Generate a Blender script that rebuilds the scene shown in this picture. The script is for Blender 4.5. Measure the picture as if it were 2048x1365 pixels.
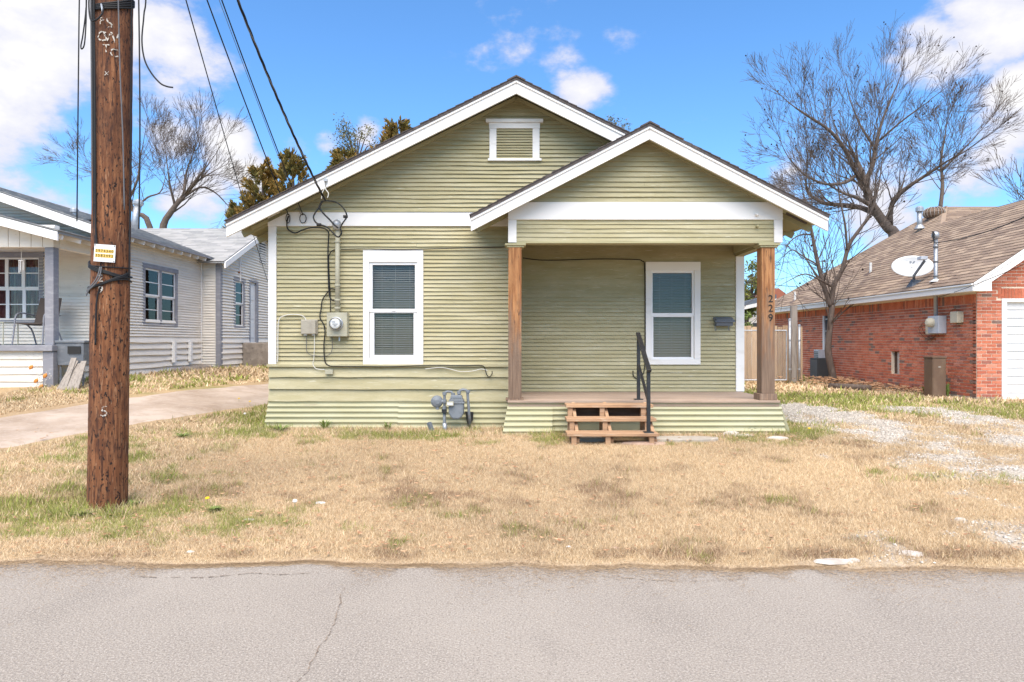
import bpy, math, random
import numpy as np
from mathutils import Vector, Matrix, Quaternion

for o in list(bpy.data.objects): bpy.data.objects.remove(o)
S = bpy.context.scene
COL = S.collection
R = random.Random(7)
NR = np.random.RandomState(11)
rad = math.radians

# ------------------------------------------------------------------ camera
cam_d = bpy.data.cameras.new('camera'); cam = bpy.data.objects.new('camera', cam_d); COL.objects.link(cam)
cam.location = (0, 0, 1.5); cam.rotation_euler = (rad(90), 0, 0)
cam_d.sensor_width = 36; cam_d.lens = 24; cam_d.clip_start = .05; cam_d.clip_end = 3000
S.camera = cam
S.render.resolution_x = 1024; S.render.resolution_y = 682

# ------------------------------------------------------------------ light
SUN_EL, SUN_AZ = 58, 183           # elevation; azimuth the light comes FROM, clockwise from +Y
sd = bpy.data.lights.new('sun', 'SUN'); sun = bpy.data.objects.new('sun', sd); COL.objects.link(sun)
sd.energy = 3.4; sd.angle = rad(72); sd.color = (1, .875, .71)
fx = math.sin(rad(SUN_AZ)) * math.cos(rad(SUN_EL)); fy = math.cos(rad(SUN_AZ)) * math.cos(rad(SUN_EL)); fz = math.sin(rad(SUN_EL))
sun.rotation_euler = Vector((-fx, -fy, -fz)).to_track_quat('-Z', 'Y').to_euler()
sun.location = (fx * 60, fy * 60, fz * 60)

wd = bpy.data.worlds.new('World'); S.world = wd; wd.use_nodes = True
def build_world():
    nt = wd.node_tree; N = nt.nodes; L = nt.links; N.clear()
    out = N.new('ShaderNodeOutputWorld'); bg = N.new('ShaderNodeBackground'); bg.inputs[1].default_value = .096
    sky = N.new('ShaderNodeTexSky'); sky.sky_type = 'NISHITA'; sky.sun_disc = False
    sky.sun_elevation = rad(SUN_EL); sky.sun_rotation = rad(SUN_AZ); sky.air_density = 1.0; sky.dust_density = .4; sky.ozone_density = 1.6
    tint = N.new('ShaderNodeMix'); tint.data_type = 'RGBA'; tint.blend_type = 'MULTIPLY'; tint.inputs[0].default_value = 1
    tint.inputs[7].default_value = SKY_TINT
    L.new(sky.outputs[0], tint.inputs[6])
    tc = N.new('ShaderNodeTexCoord')
    nrm = N.new('ShaderNodeVectorMath'); nrm.operation = 'NORMALIZE'; L.new(tc.outputs['Generated'], nrm.inputs[0])
    def noise(scale, detail, rough, off):
        mp = N.new('ShaderNodeMapping'); mp.inputs['Location'].default_value = off; mp.inputs['Scale'].default_value = (1, 1, 1.7)
        L.new(nrm.outputs[0], mp.inputs[0])
        n = N.new('ShaderNodeTexNoise'); n.inputs['Scale'].default_value = scale; n.inputs['Detail'].default_value = detail; n.inputs['Roughness'].default_value = rough
        L.new(mp.outputs[0], n.inputs['Vector']); return n.outputs[0]
    def math_(op, a, b, clamp=False):
        m = N.new('ShaderNodeMath'); m.operation = op; m.use_clamp = clamp
        for i, v in enumerate((a, b)):
            if isinstance(v, (int, float)): m.inputs[i].default_value = v
            else: L.new(v, m.inputs[i])
        return m.outputs[0]
    n1 = noise(2.3, 7, .56, (3.1, .4, 1.2)); n2 = noise(9, 6, .6, (0, 0, 0))
    base = math_('ADD', math_('MULTIPLY', math_('SUBTRACT', n1, .5), 1.1), math_('MULTIPLY', math_('SUBTRACT', n2, .5), .95))
    # banks of cumulus standing in these directions
    tot = None
    for (px, py, r, k) in CLOUDS:
        d = Vector(((px - 1024) / 1365, 1, (682 - py) / 1365)).normalized()
        v = N.new('ShaderNodeVectorMath'); v.operation = 'DISTANCE'; L.new(nrm.outputs[0], v.inputs[0]); v.inputs[1].default_value = d
        mr = N.new('ShaderNodeMapRange'); mr.interpolation_type = 'SMOOTHSTEP'
        L.new(v.outputs['Value'], mr.inputs[0]); mr.inputs[1].default_value = r; mr.inputs[2].default_value = 0; mr.inputs[3].default_value = 0; mr.inputs[4].default_value = k
        tot = mr.outputs[0] if tot is None else math_('MAXIMUM', tot, mr.outputs[0])
    dens = math_('ADD', base, tot)
    mk = N.new('ShaderNodeMapRange'); mk.interpolation_type = 'SMOOTHSTEP'; L.new(dens, mk.inputs[0])
    mk.inputs[1].default_value = .13; mk.inputs[2].default_value = .36
    cr = N.new('ShaderNodeMapRange'); L.new(dens, cr.inputs[0]); cr.inputs[1].default_value = .2; cr.inputs[2].default_value = .5
    cc = N.new('ShaderNodeMix'); cc.data_type = 'RGBA'; cc.inputs[6].default_value = CLOUD_LO; cc.inputs[7].default_value = CLOUD_HI
    L.new(cr.outputs[0], cc.inputs[0])
    mx = N.new('ShaderNodeMix'); mx.data_type = 'RGBA'; L.new(mk.outputs[0], mx.inputs[0]); L.new(tint.outputs[2], mx.inputs[6]); L.new(cc.outputs[2], mx.inputs[7])
    L.new(mx.outputs[2], bg.inputs[0]); L.new(bg.outputs[0], out.inputs[0])
CLOUDS = [(60, 60, .24, .52), (230, 90, .17, .5), (20, 150, .15, .5), (340, 130, .12, .46), (330, 190, .13, .36), (350, 290, .08, .5), (450, 300, .085, .62), (500, 340, .07, .52), (400, 370, .10, .46), (590, 300, .07, .42), (650, 280, .05, .4),
          (735, 255, .055, .44), (1160, 180, .065, .33), (1145, 112, .05, .24), (1245, 97, .05, .2), (1870, 95, .08, .27), (1960, 40, .10, .22), (2030, 60, .09, .22), (2045, 170, .05, .4),
          (2035, 300, .08, .24), (1780, 430, .14, .14), (1560, 390, .07, .28), (700, 330, .08, .32), (1950, 400, .08, .16)]
SKY_TINT = (.62, .98, 1.28, 1); CLOUD_LO = (3.3, 3.5, 4.6, 1); CLOUD_HI = (5.0, 4.95, 5.0, 1)
build_world()
S.view_settings.view_transform = 'Standard'; S.view_settings.look = 'None'; S.view_settings.gamma = 1
S.view_settings.use_curve_mapping = False
S.view_settings.exposure = 1.1

# ------------------------------------------------------------------ materials
MATS = {}
def mat(name, col, rough=.8, layers=(), bump=0, bscale=60, bstretch=(1, 1, 1), rand=0, metal=0, vcol=False, spec=.3, alpha=None):
    """layers: (colour, noise scale, stretch, lo, hi) laid over one another by noise in world position"""
    if name in MATS: return MATS[name]
    m = bpy.data.materials.new(name); m.use_nodes = True; MATS[name] = m
    nt = m.node_tree; N = nt.nodes; L = nt.links
    b = N['Principled BSDF']; b.inputs['Roughness'].default_value = rough; b.inputs['Metallic'].default_value = metal
    b.inputs['Specular IOR Level'].default_value = spec
    geo = N.new('ShaderNodeNewGeometry')
    def noise(scale, st, detail=5, rgh=.6):
        mp = N.new('ShaderNodeMapping'); mp.inputs['Scale'].default_value = st; L.new(geo.outputs['Position'], mp.inputs[0])
        n = N.new('ShaderNodeTexNoise'); n.inputs['Scale'].default_value = scale; n.inputs['Detail'].default_value = detail; n.inputs['Roughness'].default_value = rgh
        L.new(mp.outputs[0], n.inputs['Vector']); return n.outputs[0]
    if vcol:
        a = N.new('ShaderNodeAttribute'); a.attribute_name = 'Col'; cur = a.outputs['Color']
    else:
        c = N.new('ShaderNodeRGB'); c.outputs[0].default_value = (*col, 1); cur = c.outputs[0]
    for (lc, sc, st, lo, hi) in layers:
        n = noise(sc, st)
        mr = N.new('ShaderNodeMapRange'); L.new(n, mr.inputs[0]); mr.inputs[1].default_value = lo; mr.inputs[2].default_value = hi
        mx = N.new('ShaderNodeMix'); mx.data_type = 'RGBA'; L.new(mr.outputs[0], mx.inputs[0]); L.new(cur, mx.inputs[6])
        if len(lc) == 3: mx.inputs[7].default_value = (*lc, 1)
        else:                                   # 4 values: multiply
            mx.blend_type = 'MULTIPLY'; mx.inputs[7].default_value = (lc[0], lc[1], lc[2], 1)
        cur = mx.outputs[2]
    if rand:
        oi = N.new('ShaderNodeObjectInfo'); hs = N.new('ShaderNodeHueSaturation')
        mr = N.new('ShaderNodeMapRange'); L.new(oi.outputs['Random'], mr.inputs[0]); mr.inputs[3].default_value = 1 - rand; mr.inputs[4].default_value = 1 + rand
        L.new(mr.outputs[0], hs.inputs['Value']); L.new(cur, hs.inputs['Color']); cur = hs.outputs[0]
    L.new(cur, b.inputs['Base Color'])
    if bump:
        n = noise(bscale, bstretch, 4, .65); bp = N.new('ShaderNodeBump'); bp.inputs['Strength'].default_value = min(1, bump); bp.inputs['Distance'].default_value = .01 * max(1, bump)
        L.new(n, bp.inputs['Height']); L.new(bp.outputs[0], b.inputs['Normal'])
    if alpha:
        n = noise(alpha[0], (1, 1, 1)); mr = N.new('ShaderNodeMapRange'); L.new(n, mr.inputs[0]); mr.inputs[1].default_value = alpha[1]; mr.inputs[2].default_value = alpha[1] + .03
        L.new(mr.outputs[0], b.inputs['Alpha'])
    return m
def glass(name, tint=(1, 1, 1), f=.92):
    m = bpy.data.materials.new(name); m.use_nodes = True; nt = m.node_tree; N = nt.nodes; L = nt.links; N.clear()
    o = N.new('ShaderNodeOutputMaterial'); t = N.new('ShaderNodeBsdfTransparent'); g = N.new('ShaderNodeBsdfGlossy'); g.inputs['Roughness'].default_value = .01
    t.inputs[0].default_value = (*tint, 1); fr = N.new('ShaderNodeFresnel'); fr.inputs[0].default_value = 1.5 * f
    mx = N.new('ShaderNodeMixShader'); L.new(fr.outputs[0], mx.inputs[0]); L.new(t.outputs[0], mx.inputs[1]); L.new(g.outputs[0], mx.inputs[2]); L.new(mx.outputs[0], o.inputs[0])
    MATS[name] = m; return m

GREEN = (.40, .355, .205)
mat('green_paint', GREEN, .65, [((.48, .435, .28), 2.5, (.5, 1, 3), .42, .68), ((.33, .30, .165), 5, (.6, 1, 7), .60, .74), ((.25, .23, .16), 22, (.35, 1, 6), .645, .68), ((.60, .57, .42), 13, (.3, 1, 5), .62, .70)], .35, 40, (.3, 1, 3), rand=.045)
mat('green_trim', (.40, .365, .21), .6, [((.30, .285, .17), 6, (.5, 1, 4), .58, .75)], .15, 40, rand=.03)
mat('green_metal', (.42, .40, .25), .5, [((.47, .455, .31), 1.6, (.6, 1, 2), .45, .7), ((.32, .27, .19), 3, (.5, 1, 5), .66, .78)], .1, 30, rand=.03)
mat('white_paint', (.80, .78, .75), .55, [((.70, .67, .62), 3, (.6, 1, 2), .55, .75), ((.50, .45, .38), 24, (.5, 1, 2), .72, .78)], .12, 40, rand=.02)
mat('vinyl_white', (.82, .81, .80), .35, [], 0)
mat('off_white', (.83, .775, .69), .7, [((.75, .69, .60), 2.5, (1, .5, 3), .45, .7), ((.36, .33, .30), 16, (.5, .35, 5), .66, .72)], .25, 40, (.3, .3, 3), rand=.05)
mat('grey_trim', (.25, .25, .275), .65, [((.36, .36, .38), 6, (1, 1, 3), .5, .75)], .15, 40)
mat('soffit_green', (.31, .275, .145), .7, [((.29, .275, .15), 4, (1, 1, 1), .5, .7)], .1)
mat('shingle_dark', (.075, .064, .06), .95, [((.12, .10, .095), 30, (1, 1, 1), .4, .7)], .5, 120, rand=.15)
for i, c in enumerate([(.34, .25, .18), (.29, .21, .155), (.39, .29, .21), (.25, .18, .135)]):
    mat('shingle_tan_%d' % i, c, .95, [((c[0] * .75, c[1] * .75, c[2] * .75), 40, (1, 1, 1), .45, .7)], .4, 150, rand=.07)
for i, c in enumerate([(.35, .345, .33), (.30, .297, .29), (.40, .39, .375)]):
    mat('shingle_white_%d' % i, c, .95, [((.40, .39, .38), 25, (1, 1, 1), .55, .75)], .4, 150)
for i, c in enumerate([(.55, .165, .09), (.61, .205, .12), (.47, .135, .08), (.63, .25, .16), (.24, .15, .12), (.38, .14, .10)]):
    mat('brick_%d' % i, c, .9, [((c[0] * .7, c[1] * .7, c[2] * .7), 14, (1, 1, 1), .48, .72), ((.56, .34, .24), 30, (1, 1, 1), .66, .76)], .5, 120, rand=.08)
mat('mortar', (.82, .69, .54), .95, [((.68, .55, .42), 9, (1, 1, 1), .45, .7)], .5, 150)
mat('concrete', (.42, .38, .32), .9, [((.33, .29, .24), 2, (1, 1, 1), .42, .7), ((.50, .45, .38), 14, (1, 1, 1), .55, .75)], .4, 120)
mat('drive_concrete', (.50, .405, .325), .92, [((.33, .25, .185), 1.1, (1, 1, 1), .42, .65), ((.40, .31, .235), 3.2, (1, 1, 1), .5, .62), ((.47, .395, .325), 18, (1, 1, 1), .55, .78), ((.33, .26, .2), 5, (1, 1, 1), .66, .8)], .5, 110)
mat('old_concrete', (.24, .20, .165), .95, [((.36, .31, .26), 5, (1, 1, 1), .45, .7), ((.12, .10, .08), 8, (1, 1, 2), .6, .75)], .5, 60)
mat('asphalt', (.295, .257, .217), .95, [((.345, .302, .254), .5, (1, 1, 1), .4, .62), ((.255, .222, .188), 1.7, (1, .5, 1), .52, .72), ((.43, .38, .322), 95, (1, 1, 1), .48, .60), ((.20, .175, .15), 80, (1, 1, 1), .54, .66), ((.60, .55, .485), 130, (1, 1, 1), .60, .67), ((.13, .115, .10), 120, (1, 1, 1), .62, .70)], .8, 100)
mat('crack_fill', (.30, .235, .175), .95, [((.17, .13, .10), 20, (1, 1, 1), .45, .6)], .5, 90)
mat('ground', (0, 0, 0), .98, [((.72, .70, .66, 1), 35, (1, 1, 1), .45, .7), ((1.2, 1.18, 1.15, 1), 14, (1, 1, 1), .5, .72)], .9, 70, vcol=True, spec=.1)
mat('grass', (0, 0, 0), .8, [], 0, vcol=True, spec=.15)
mat('gravel', (0, 0, 0), .9, [((.8, .8, .8, 1), 60, (1, 1, 1), .5, .7)], 0, vcol=True, spec=.2)
mat('cedar', (.42, .205, .085), .7, [((.27, .125, .055), 7, (5, 5, .35), .45, .62), ((.14, .085, .05), 10, (4, 4, .5), .62, .72)], .4, 40, (4, 4, .4), rand=.06)
mat('cedar_grey', (.26, .175, .12), .8, [((.17, .115, .085), 8, (5, 5, .35), .45, .6), ((.36, .28, .21), 9, (5, 5, .4), .58, .72)], .4, 40, (4, 4, .4), rand=.06)
mat('deck_wood', (.44, .33, .25), .8, [((.34, .25, .19), 5, (.4, 5, 5), .45, .65), ((.45, .37, .30), 8, (.4, 4, 4), .58, .75)], .4, 40, (.4, 4, 4), rand=.10)
mat('step_wood', (.46, .285, .165), .75, [((.33, .195, .115), 7, (.4, 5, 5), .45, .65), ((.50, .38, .27), 8, (.5, 4, 4), .56, .7)], .35, 40, (.4, 4, 4), rand=.06)
def weather_post():
    m = mat('post_wood', (.42, .205, .085), .75, [((.25, .105, .04), 7, (5, 5, .3), .44, .58), ((.09, .05, .03), 11, (4, 4, .5), .58, .68)], .5, 40, (4, 4, .4), rand=.08)
    nt = m.node_tree; N = nt.nodes; L = nt.links; b = N['Principled BSDF']; src = b.inputs['Base Color'].links[0].from_socket
    geo = N.new('ShaderNodeNewGeometry'); sp = N.new('ShaderNodeSeparateXYZ'); L.new(geo.outputs['Position'], sp.inputs[0])
    mp = N.new('ShaderNodeMapping'); mp.inputs['Scale'].default_value = (9, 9, 1.2); L.new(geo.outputs['Position'], mp.inputs[0])
    n = N.new('ShaderNodeTexNoise'); n.inputs['Scale'].default_value = 2.2; n.inputs['Detail'].default_value = 5; L.new(mp.outputs[0], n.inputs['Vector'])
    ad = N.new('ShaderNodeMath'); ad.operation = 'MULTIPLY_ADD'; L.new(n.outputs[0], ad.inputs[0]); ad.inputs[1].default_value = -2.2; L.new(sp.outputs[2], ad.inputs[2])
    mr = N.new('ShaderNodeMapRange'); L.new(ad.outputs[0], mr.inputs[0]); mr.inputs[1].default_value = 1.15; mr.inputs[2].default_value = .25
    n2 = N.new('ShaderNodeTexNoise'); n2.inputs['Scale'].default_value = 9; mp2 = N.new('ShaderNodeMapping'); mp2.inputs['Scale'].default_value = (5, 5, .35); L.new(geo.outputs['Position'], mp2.inputs[0]); L.new(mp2.outputs[0], n2.inputs['Vector'])
    gr = N.new('ShaderNodeMix'); gr.data_type = 'RGBA'; L.new(n2.outputs[0], gr.inputs[0]); gr.inputs[6].default_value = (.085, .052, .036, 1); gr.inputs[7].default_value = (.31, .215, .15, 1)
    mx = N.new('ShaderNodeMix'); mx.data_type = 'RGBA'; L.new(mr.outputs[0], mx.inputs[0]); L.new(src, mx.inputs[6]); L.new(gr.outputs[2], mx.inputs[7]); L.new(mx.outputs[2], b.inputs['Base Color'])
weather_post()
mat('dark_wood', (.09, .055, .04), .9, [((.14, .09, .065), 6, (.5, 3, 3), .45, .65)], .2)
mat('pole_wood', (.165, .062, .026), .82, [((.27, .115, .05), 13, (2.6, 2.6, .22), .46, .60), ((.065, .026, .015), 22, (2.4, 2.4, .28), .52, .62), ((.012, .009, .008), 26, (1.7, 1.7, .8), .575, .62), ((.36, .20, .11), 34, (2, 2, .2), .60, .70), ((.07, .03, .018), 1.3, (1, 1, 1.5), .5, .75)], 1.0, 26, (2, 2, .5))
mat('fence_wood', (.56, .40, .25), .85, [((.44, .31, .20), 5, (5, 5, .5), .45, .65), ((.24, .20, .17), 3, (1, 1, .5), .6, .75)], .3, 40, rand=.16)
mat('grey_wood', (.33, .29, .25), .9, [((.22, .19, .165), 6, (5, 5, .4), .45, .65)], .3)
mat('bark', (.115, .088, .072), .95, [((.19, .15, .125), 9, (2, 2, .6), .5, .7), ((.06, .045, .038), 12, (2, 2, .6), .58, .7)], .8, 30)
mat('twig', (.115, .085, .07), .9, [], 0)
mat('seed', (.035, .025, .02), .9)
mat('black_metal', (.018, .019, .021), .4, [((.035, .035, .037), 20, (1, 1, 1), .5, .7)], 0, spec=.5)
mat('black_rubber', (.015, .015, .016), .6)
mat('grey_cable', (.12, .12, .125), .6)
mat('white_cable', (.62, .60, .54), .5)
mat('galvanised', (.40, .42, .44), .45, [((.30, .31, .33), 12, (1, 1, 1), .45, .7)], .1, 60, metal=.5)
mat('meter_grey', (.20, .22, .24), .5, [((.145, .16, .175), 14, (1, 1, 1), .48, .7), ((.24, .14, .09), 20, (1, 1, 1), .66, .74)], .1, 60)
mat('box_beige', (.42, .40, .30), .5, [((.36, .34, .26), 8, (1, 1, 1), .5, .7)])
mat('box_tan', (.36, .33, .265), .5, [((.30, .27, .22), 8, (1, 1, 1), .5, .7)])
mat('cream_plastic', (.60, .54, .41), .5, [((.5, .45, .34), 8, (1, 1, 1), .5, .7)])
mat('light_grey_metal', (.50, .53, .58), .45, [((.43, .46, .5), 8, (1, 1, 1), .5, .7)])
mat('brown_metal', (.145, .092, .06), .55, [((.19, .13, .085), 4, (1, 1, .6), .5, .7)], .05)
mat('mailbox_grey', (.13, .145, .165), .5)
mat('dish_white', (.62, .63, .63), .4, [((.54, .55, .55), 6, (1, 1, 1), .5, .7)])
mat('logo_grey', (.22, .24, .27), .5)
mat('black_print', (.02, .02, .02), .7)
mat('yellow_tile', (.72, .47, .08), .5)
mat('plate_white', (.72, .72, .70), .4, [((.58, .57, .54), 12, (1, 1, 1), .5, .7)])
mat('pole_paint', (.56, .51, .44), .7, [((.5, .46, .4), 30, (1, 1, 1), .5, .65)], alpha=(42, .49))
mat('blind', (.46, .44, .38), .5)
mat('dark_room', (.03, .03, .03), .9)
mat('curtain', (.10, .03, .03), .9, [((.22, .17, .13), 3, (5, 5, .2), .55, .6)])
mat('screen_dark', (.05, .055, .06), .7)
mat('chair_brown', (.10, .075, .06), .7)
mat('garage_white', (.72, .72, .71), .5, [((.65, .65, .64), 3, (1, 1, 2), .5, .7)])
mat('cooler_grey', (.15, .165, .185), .5, [((.24, .25, .265), 6, (1, 1, 2), .5, .7)])
mat('rock', (.56, .51, .45), .9, [((.42, .37, .32), 9, (1, 1, 1), .45, .65)], .6, 40)
mat('red_rock', (.45, .32, .24), .9, [((.36, .23, .17), 9, (1, 1, 1), .45, .65)], .6, 40)
mat('dead_leaf', (.26, .135, .07), .85, [((.50, .31, .18), 30, (1, 1, 1), .45, .6)], rand=.2)
mat('weed_green', (.15, .21, .045), .7, [((.24, .30, .08), 20, (1, 1, 1), .45, .65)])
mat('dandelion', (.75, .52, .02), .7)
mat('fluff', (.66, .63, .58), .9)
mat('juniper', (.26, .155, .035), .85, [((.15, .135, .04), 1.2, (1, 1, 1), .42, .58), ((.36, .20, .05), 5, (1, 1, 1), .55, .7)])
mat('leaf_green', (.15, .17, .035), .8, [((.26, .25, .06), 2, (1, 1, 1), .45, .65)])
mat('leaf_thin', (.13, .13, .055), .8, [((.20, .16, .07), 2, (1, 1, 1), .45, .65)])
mat('far_roof', (.13, .15, .18), .9); mat('far_red', (.30, .11, .07), .9)
mat('rust', (.30, .14, .07), .9)
mat('orange_leaf', (.65, .26, .06), .6)
glass('window_glass'); glass('meter_glass', (.95, .95, .95))

# ------------------------------------------------------------------ mesh helpers
class MB:
    def __init__(s): s.v = []; s.f = []; s.m = []; s.ms = 0
    def face(s, pts, mi=0):
        b = len(s.v); s.v += [tuple(p) for p in pts]; s.f.append(tuple(range(b, b + len(pts)))); s.m.append(mi)
    def hexa(s, p, mi=0):           # 8 points: bottom 0-3, top 4-7
        b = len(s.v); s.v += [tuple(q) for q in p]
        for f in ((3, 2, 1, 0), (4, 5, 6, 7), (0, 1, 5, 4), (1, 2, 6, 5), (2, 3, 7, 6), (3, 0, 4, 7)):
            s.f.append(tuple(b + i for i in f)); s.m.append(mi)
        return s
    def box(s, x0, x1, y0, y1, z0, z1, mi=0):
        return s.hexa([(x0, y0, z0), (x1, y0, z0), (x1, y1, z0), (x0, y1, z0), (x0, y0, z1), (x1, y0, z1), (x1, y1, z1), (x0, y1, z1)], mi)
    def bar(s, p, q, w, h, up=(0, 0, 1), mi=0):
        p = Vector(p); q = Vector(q); d = (q - p).normalized(); up = Vector(up)
        sd_ = d.cross(up); sd_ = sd_.normalized() if sd_.length > 1e-5 else Vector((1, 0, 0)); u = sd_.cross(d).normalized()
        a = sd_ * (w / 2); b = u * (h / 2)
        return s.hexa([p - a - b, p + a - b, p + a + b, p - a + b, q - a - b, q + a - b, q + a + b, q - a + b], mi)
    def tube(s, pts, r, n=8, caps=True, mi=0):
        pts = [Vector(p) for p in pts]; k = len(pts)
        rs = r if isinstance(r, (list, tuple)) else [r] * k
        b0 = len(s.v); up = None
        for i in range(k):
            d = (pts[min(i + 1, k - 1)] - pts[max(i - 1, 0)])
            d = d.normalized() if d.length > 1e-9 else Vector((0, 0, 1))
            if up is None: up = Vector((0, 0, 1)) if abs(d.z) < .9 else Vector((0, 1, 0))
            sd_ = d.cross(up).normalized(); up = sd_.cross(d).normalized()
            for j in range(n):
                a = 2 * math.pi * j / n; s.v.append(tuple(pts[i] + (sd_ * math.cos(a) + up * math.sin(a)) * rs[i]))
        for i in range(k - 1):
            for j in range(n):
                a = b0 + i * n + j; c = b0 + i * n + (j + 1) % n
                s.f.append((a, c, c + n, a + n)); s.m.append(mi)
        if caps:
            s.f.append(tuple(b0 + j for j in range(n))[::-1]); s.m.append(mi); s.f.append(tuple(b0 + (k - 1) * n + j for j in range(n))); s.m.append(mi)
        return s
    def lathe(s, prof, org, axis=(0, 0, 1), n=20, mi=0):    # prof: (radius, height) along axis
        ax = Vector(axis).normalized(); t = Vector((1, 0, 0)) if abs(ax.x) < .9 else Vector((0, 1, 0)); a = ax.cross(t).normalized(); b = ax.cross(a)
        org = Vector(org); b0 = len(s.v)
        for (r, h) in prof:
            for j in range(n):
                th = 2 * math.pi * j / n; s.v.append(tuple(org + ax * h + (a * math.cos(th) + b * math.sin(th)) * max(r, 1e-4)))
        for i in range(len(prof) - 1):
            for j in range(n):
                q = b0 + i * n + j; c = b0 + i * n + (j + 1) % n
                s.f.append((q, c, c + n, q + n)); s.m.append(mi)
        s.f.append(tuple(b0 + j for j in range(n))[::-1]); s.m.append(mi)
        e = b0 + (len(prof) - 1) * n; s.f.append(tuple(e + j for j in range(n))); s.m.append(mi)
        return s
    def prism(s, poly, fn, d0, d1, mi=0):                   # poly of (u,w), fn(u,w,d)->xyz
        n = len(poly); b = len(s.v)
        s.v += [tuple(fn(u, w, d0)) for u, w in poly] + [tuple(fn(u, w, d1)) for u, w in poly]
        s.f.append(tuple(range(b, b + n))); s.m.append(mi); s.f.append(tuple(range(b + 2 * n - 1, b + n - 1, -1))); s.m.append(mi)
        for i in range(n):
            j = (i + 1) % n; s.f.append((b + i, b + n + i, b + n + j, b + j)); s.m.append(mi)
        return s
    def mesh(s, name, mats, smooth=False):
        me = bpy.data.meshes.new(name); me.from_pydata(s.v, [], s.f)
        for m in (mats if isinstance(mats, (list, tuple)) else [mats]): me.materials.append(MATS[m])
        if len(me.materials) > 1: me.polygons.foreach_set('material_index', s.m)
        if smooth: me.polygons.foreach_set('use_smooth', [True] * len(s.f))
        me.update(); return me
    def build(s, name, mats, parent=None, smooth=False, bevel=0):
        o = bpy.data.objects.new(name, s.mesh(name, mats, smooth)); return link(o, parent, bevel)
def link(o, parent=None, bevel=0):
    COL.objects.link(o)
    if parent is not None:
        o.parent = parent
        if parent.type == 'EMPTY': o.matrix_parent_inverse = Matrix.Translation(-Vector(parent.location))
        elif parent.location.length > 0: o.matrix_parent_inverse = Matrix.Translation(-Vector(parent.location))
    if bevel:
        b = o.modifiers.new('bevel', 'BEVEL'); b.width = bevel; b.segments = 2; b.limit_method = 'ANGLE'
    return o
def tag(o, label, cat, group=None):
    o['label'] = label; o['category'] = cat
    if group: o['group'] = group
    return o
def kind(o, k): o['kind'] = k; return o
def thing(name, label, cat, loc, group=None):
    o = bpy.data.objects.new(name, None); o.location = loc; o.empty_display_size = .1; COL.objects.link(o); return tag(o, label, cat, group)
def inst(name, me, parent, loc=(0, 0, 0), rot=None, sc=None):
    o = bpy.data.objects.new(name, me); o.location = loc
    if rot: o.rotation_euler = rot
    if sc: o.scale = sc
    return link(o, parent)
def text(name, s, size, fn, m, parent, align='CENTER', ext=.002):
    """lettering as a mesh; fn(u, w, d) maps letter coords to the world"""
    c = bpy.data.curves.new(name, 'FONT'); c.body = s; c.size = size; c.align_x = align; c.align_y = 'CENTER'; c.extrude = ext; c.resolution_u = 4
    t = bpy.data.objects.new('tmp', c); COL.objects.link(t)
    dg = bpy.context.evaluated_depsgraph_get(); me = bpy.data.meshes.new_from_object(t.evaluated_get(dg))
    bpy.data.objects.remove(t)
    for v in me.vertices: v.co = Vector(fn(v.co.x, v.co.y, v.co.z))
    me.materials.clear(); me.materials.append(MATS[m])
    o = bpy.data.objects.new(name, me); return link(o, parent)
F = 1365.0
def X(px, Y): return (px - 1024) * Y / F
def Z(py, Y): return 1.5 - (py - 682) * Y / F
def P(px, py, Y): return (X(px, Y), Y, Z(py, Y))

# ------------------------------------------------------------------ terrain
def vnoise(x, y, seed):
    r = np.random.RandomState(seed).rand(64, 64)
    xi = np.floor(x).astype(int); yi = np.floor(y).astype(int); fx_ = x - xi; fy_ = y - yi
    fx_ = fx_ * fx_ * (3 - 2 * fx_); fy_ = fy_ * fy_ * (3 - 2 * fy_)
    a = r[xi % 64, yi % 64]; b = r[(xi + 1) % 64, yi % 64]; c = r[xi % 64, (yi + 1) % 64]; d = r[(xi + 1) % 64, (yi + 1) % 64]
    return (a * (1 - fx_) + b * fx_) * (1 - fy_) + (c * (1 - fx_) + d * fx_) * fy_
def fbm(x, y, seed, o=4):
    t = 0; a = .5; n = 0
    for i in range(o): t = t + a * vnoise(x * 2 ** i, y * 2 ** i, seed + i); n += a; a *= .5
    return t / n
def sm(t): t = np.clip(t, 0, 1); return t * t * (3 - 2 * t)
def edge(x): return 4.62 - .024 * (x + 3.5) + .26 * (fbm(x * .7 + 9, x * 0 + 3.3, 5) - .5) + .17 * (fbm(x * 3.1 + 9, x * 0 + 1.3, 6) - .5)
GYS = [-40, 4.3, 4.45, 4.75, 5.9, 7.5, 8.7, 9.5, 10.2, 14, 20, 40, 900]; GZS = [-.05, -.05, -.03, .018, .05, .13, .19, .215, .25, .31, .33, .4, .4]
def gz(x, y):
    x = np.asarray(x, float); y = np.asarray(y, float)
    ye = np.where(y < 5.4, y + (4.6 - edge(x)) * sm((5.4 - y) / .6), y)
    z = np.interp(ye, GYS, GZS)
    z = z + .40 * sm((-x - 4) / 4) * sm((y - 7) / 8)
    z = z + .03 * (fbm(x * .8, y * .8, 21) - .5) * sm((y - 4.7) / .6) + .016 * (fbm(x * 4, y * 4, 22) - .5) * sm((y - 4.7) / .4)
    return z
def g(x, y): return float(gz(x, y))
def G(px, py):
    Y = 8.0
    for _ in range(60):
        Yn = (1.5 - g(X(px, Y), Y)) * F / (py - 682); Y = Y * .5 + Yn * .5
    return X(px, Y), Y
def seg_dist(x, y, pts):
    d = np.full(np.shape(x), 1e9)
    for (a, b) in zip(pts[:-1], pts[1:]):
        ax, ay = a; bx, by = b; dx = bx - ax; dy = by - ay
        t = np.clip(((x - ax) * dx + (y - ay) * dy) / (dx * dx + dy * dy), 0, 1)
        d = np.minimum(d, np.hypot(x - ax - t * dx, y - ay - t * dy))
    return d
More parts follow.
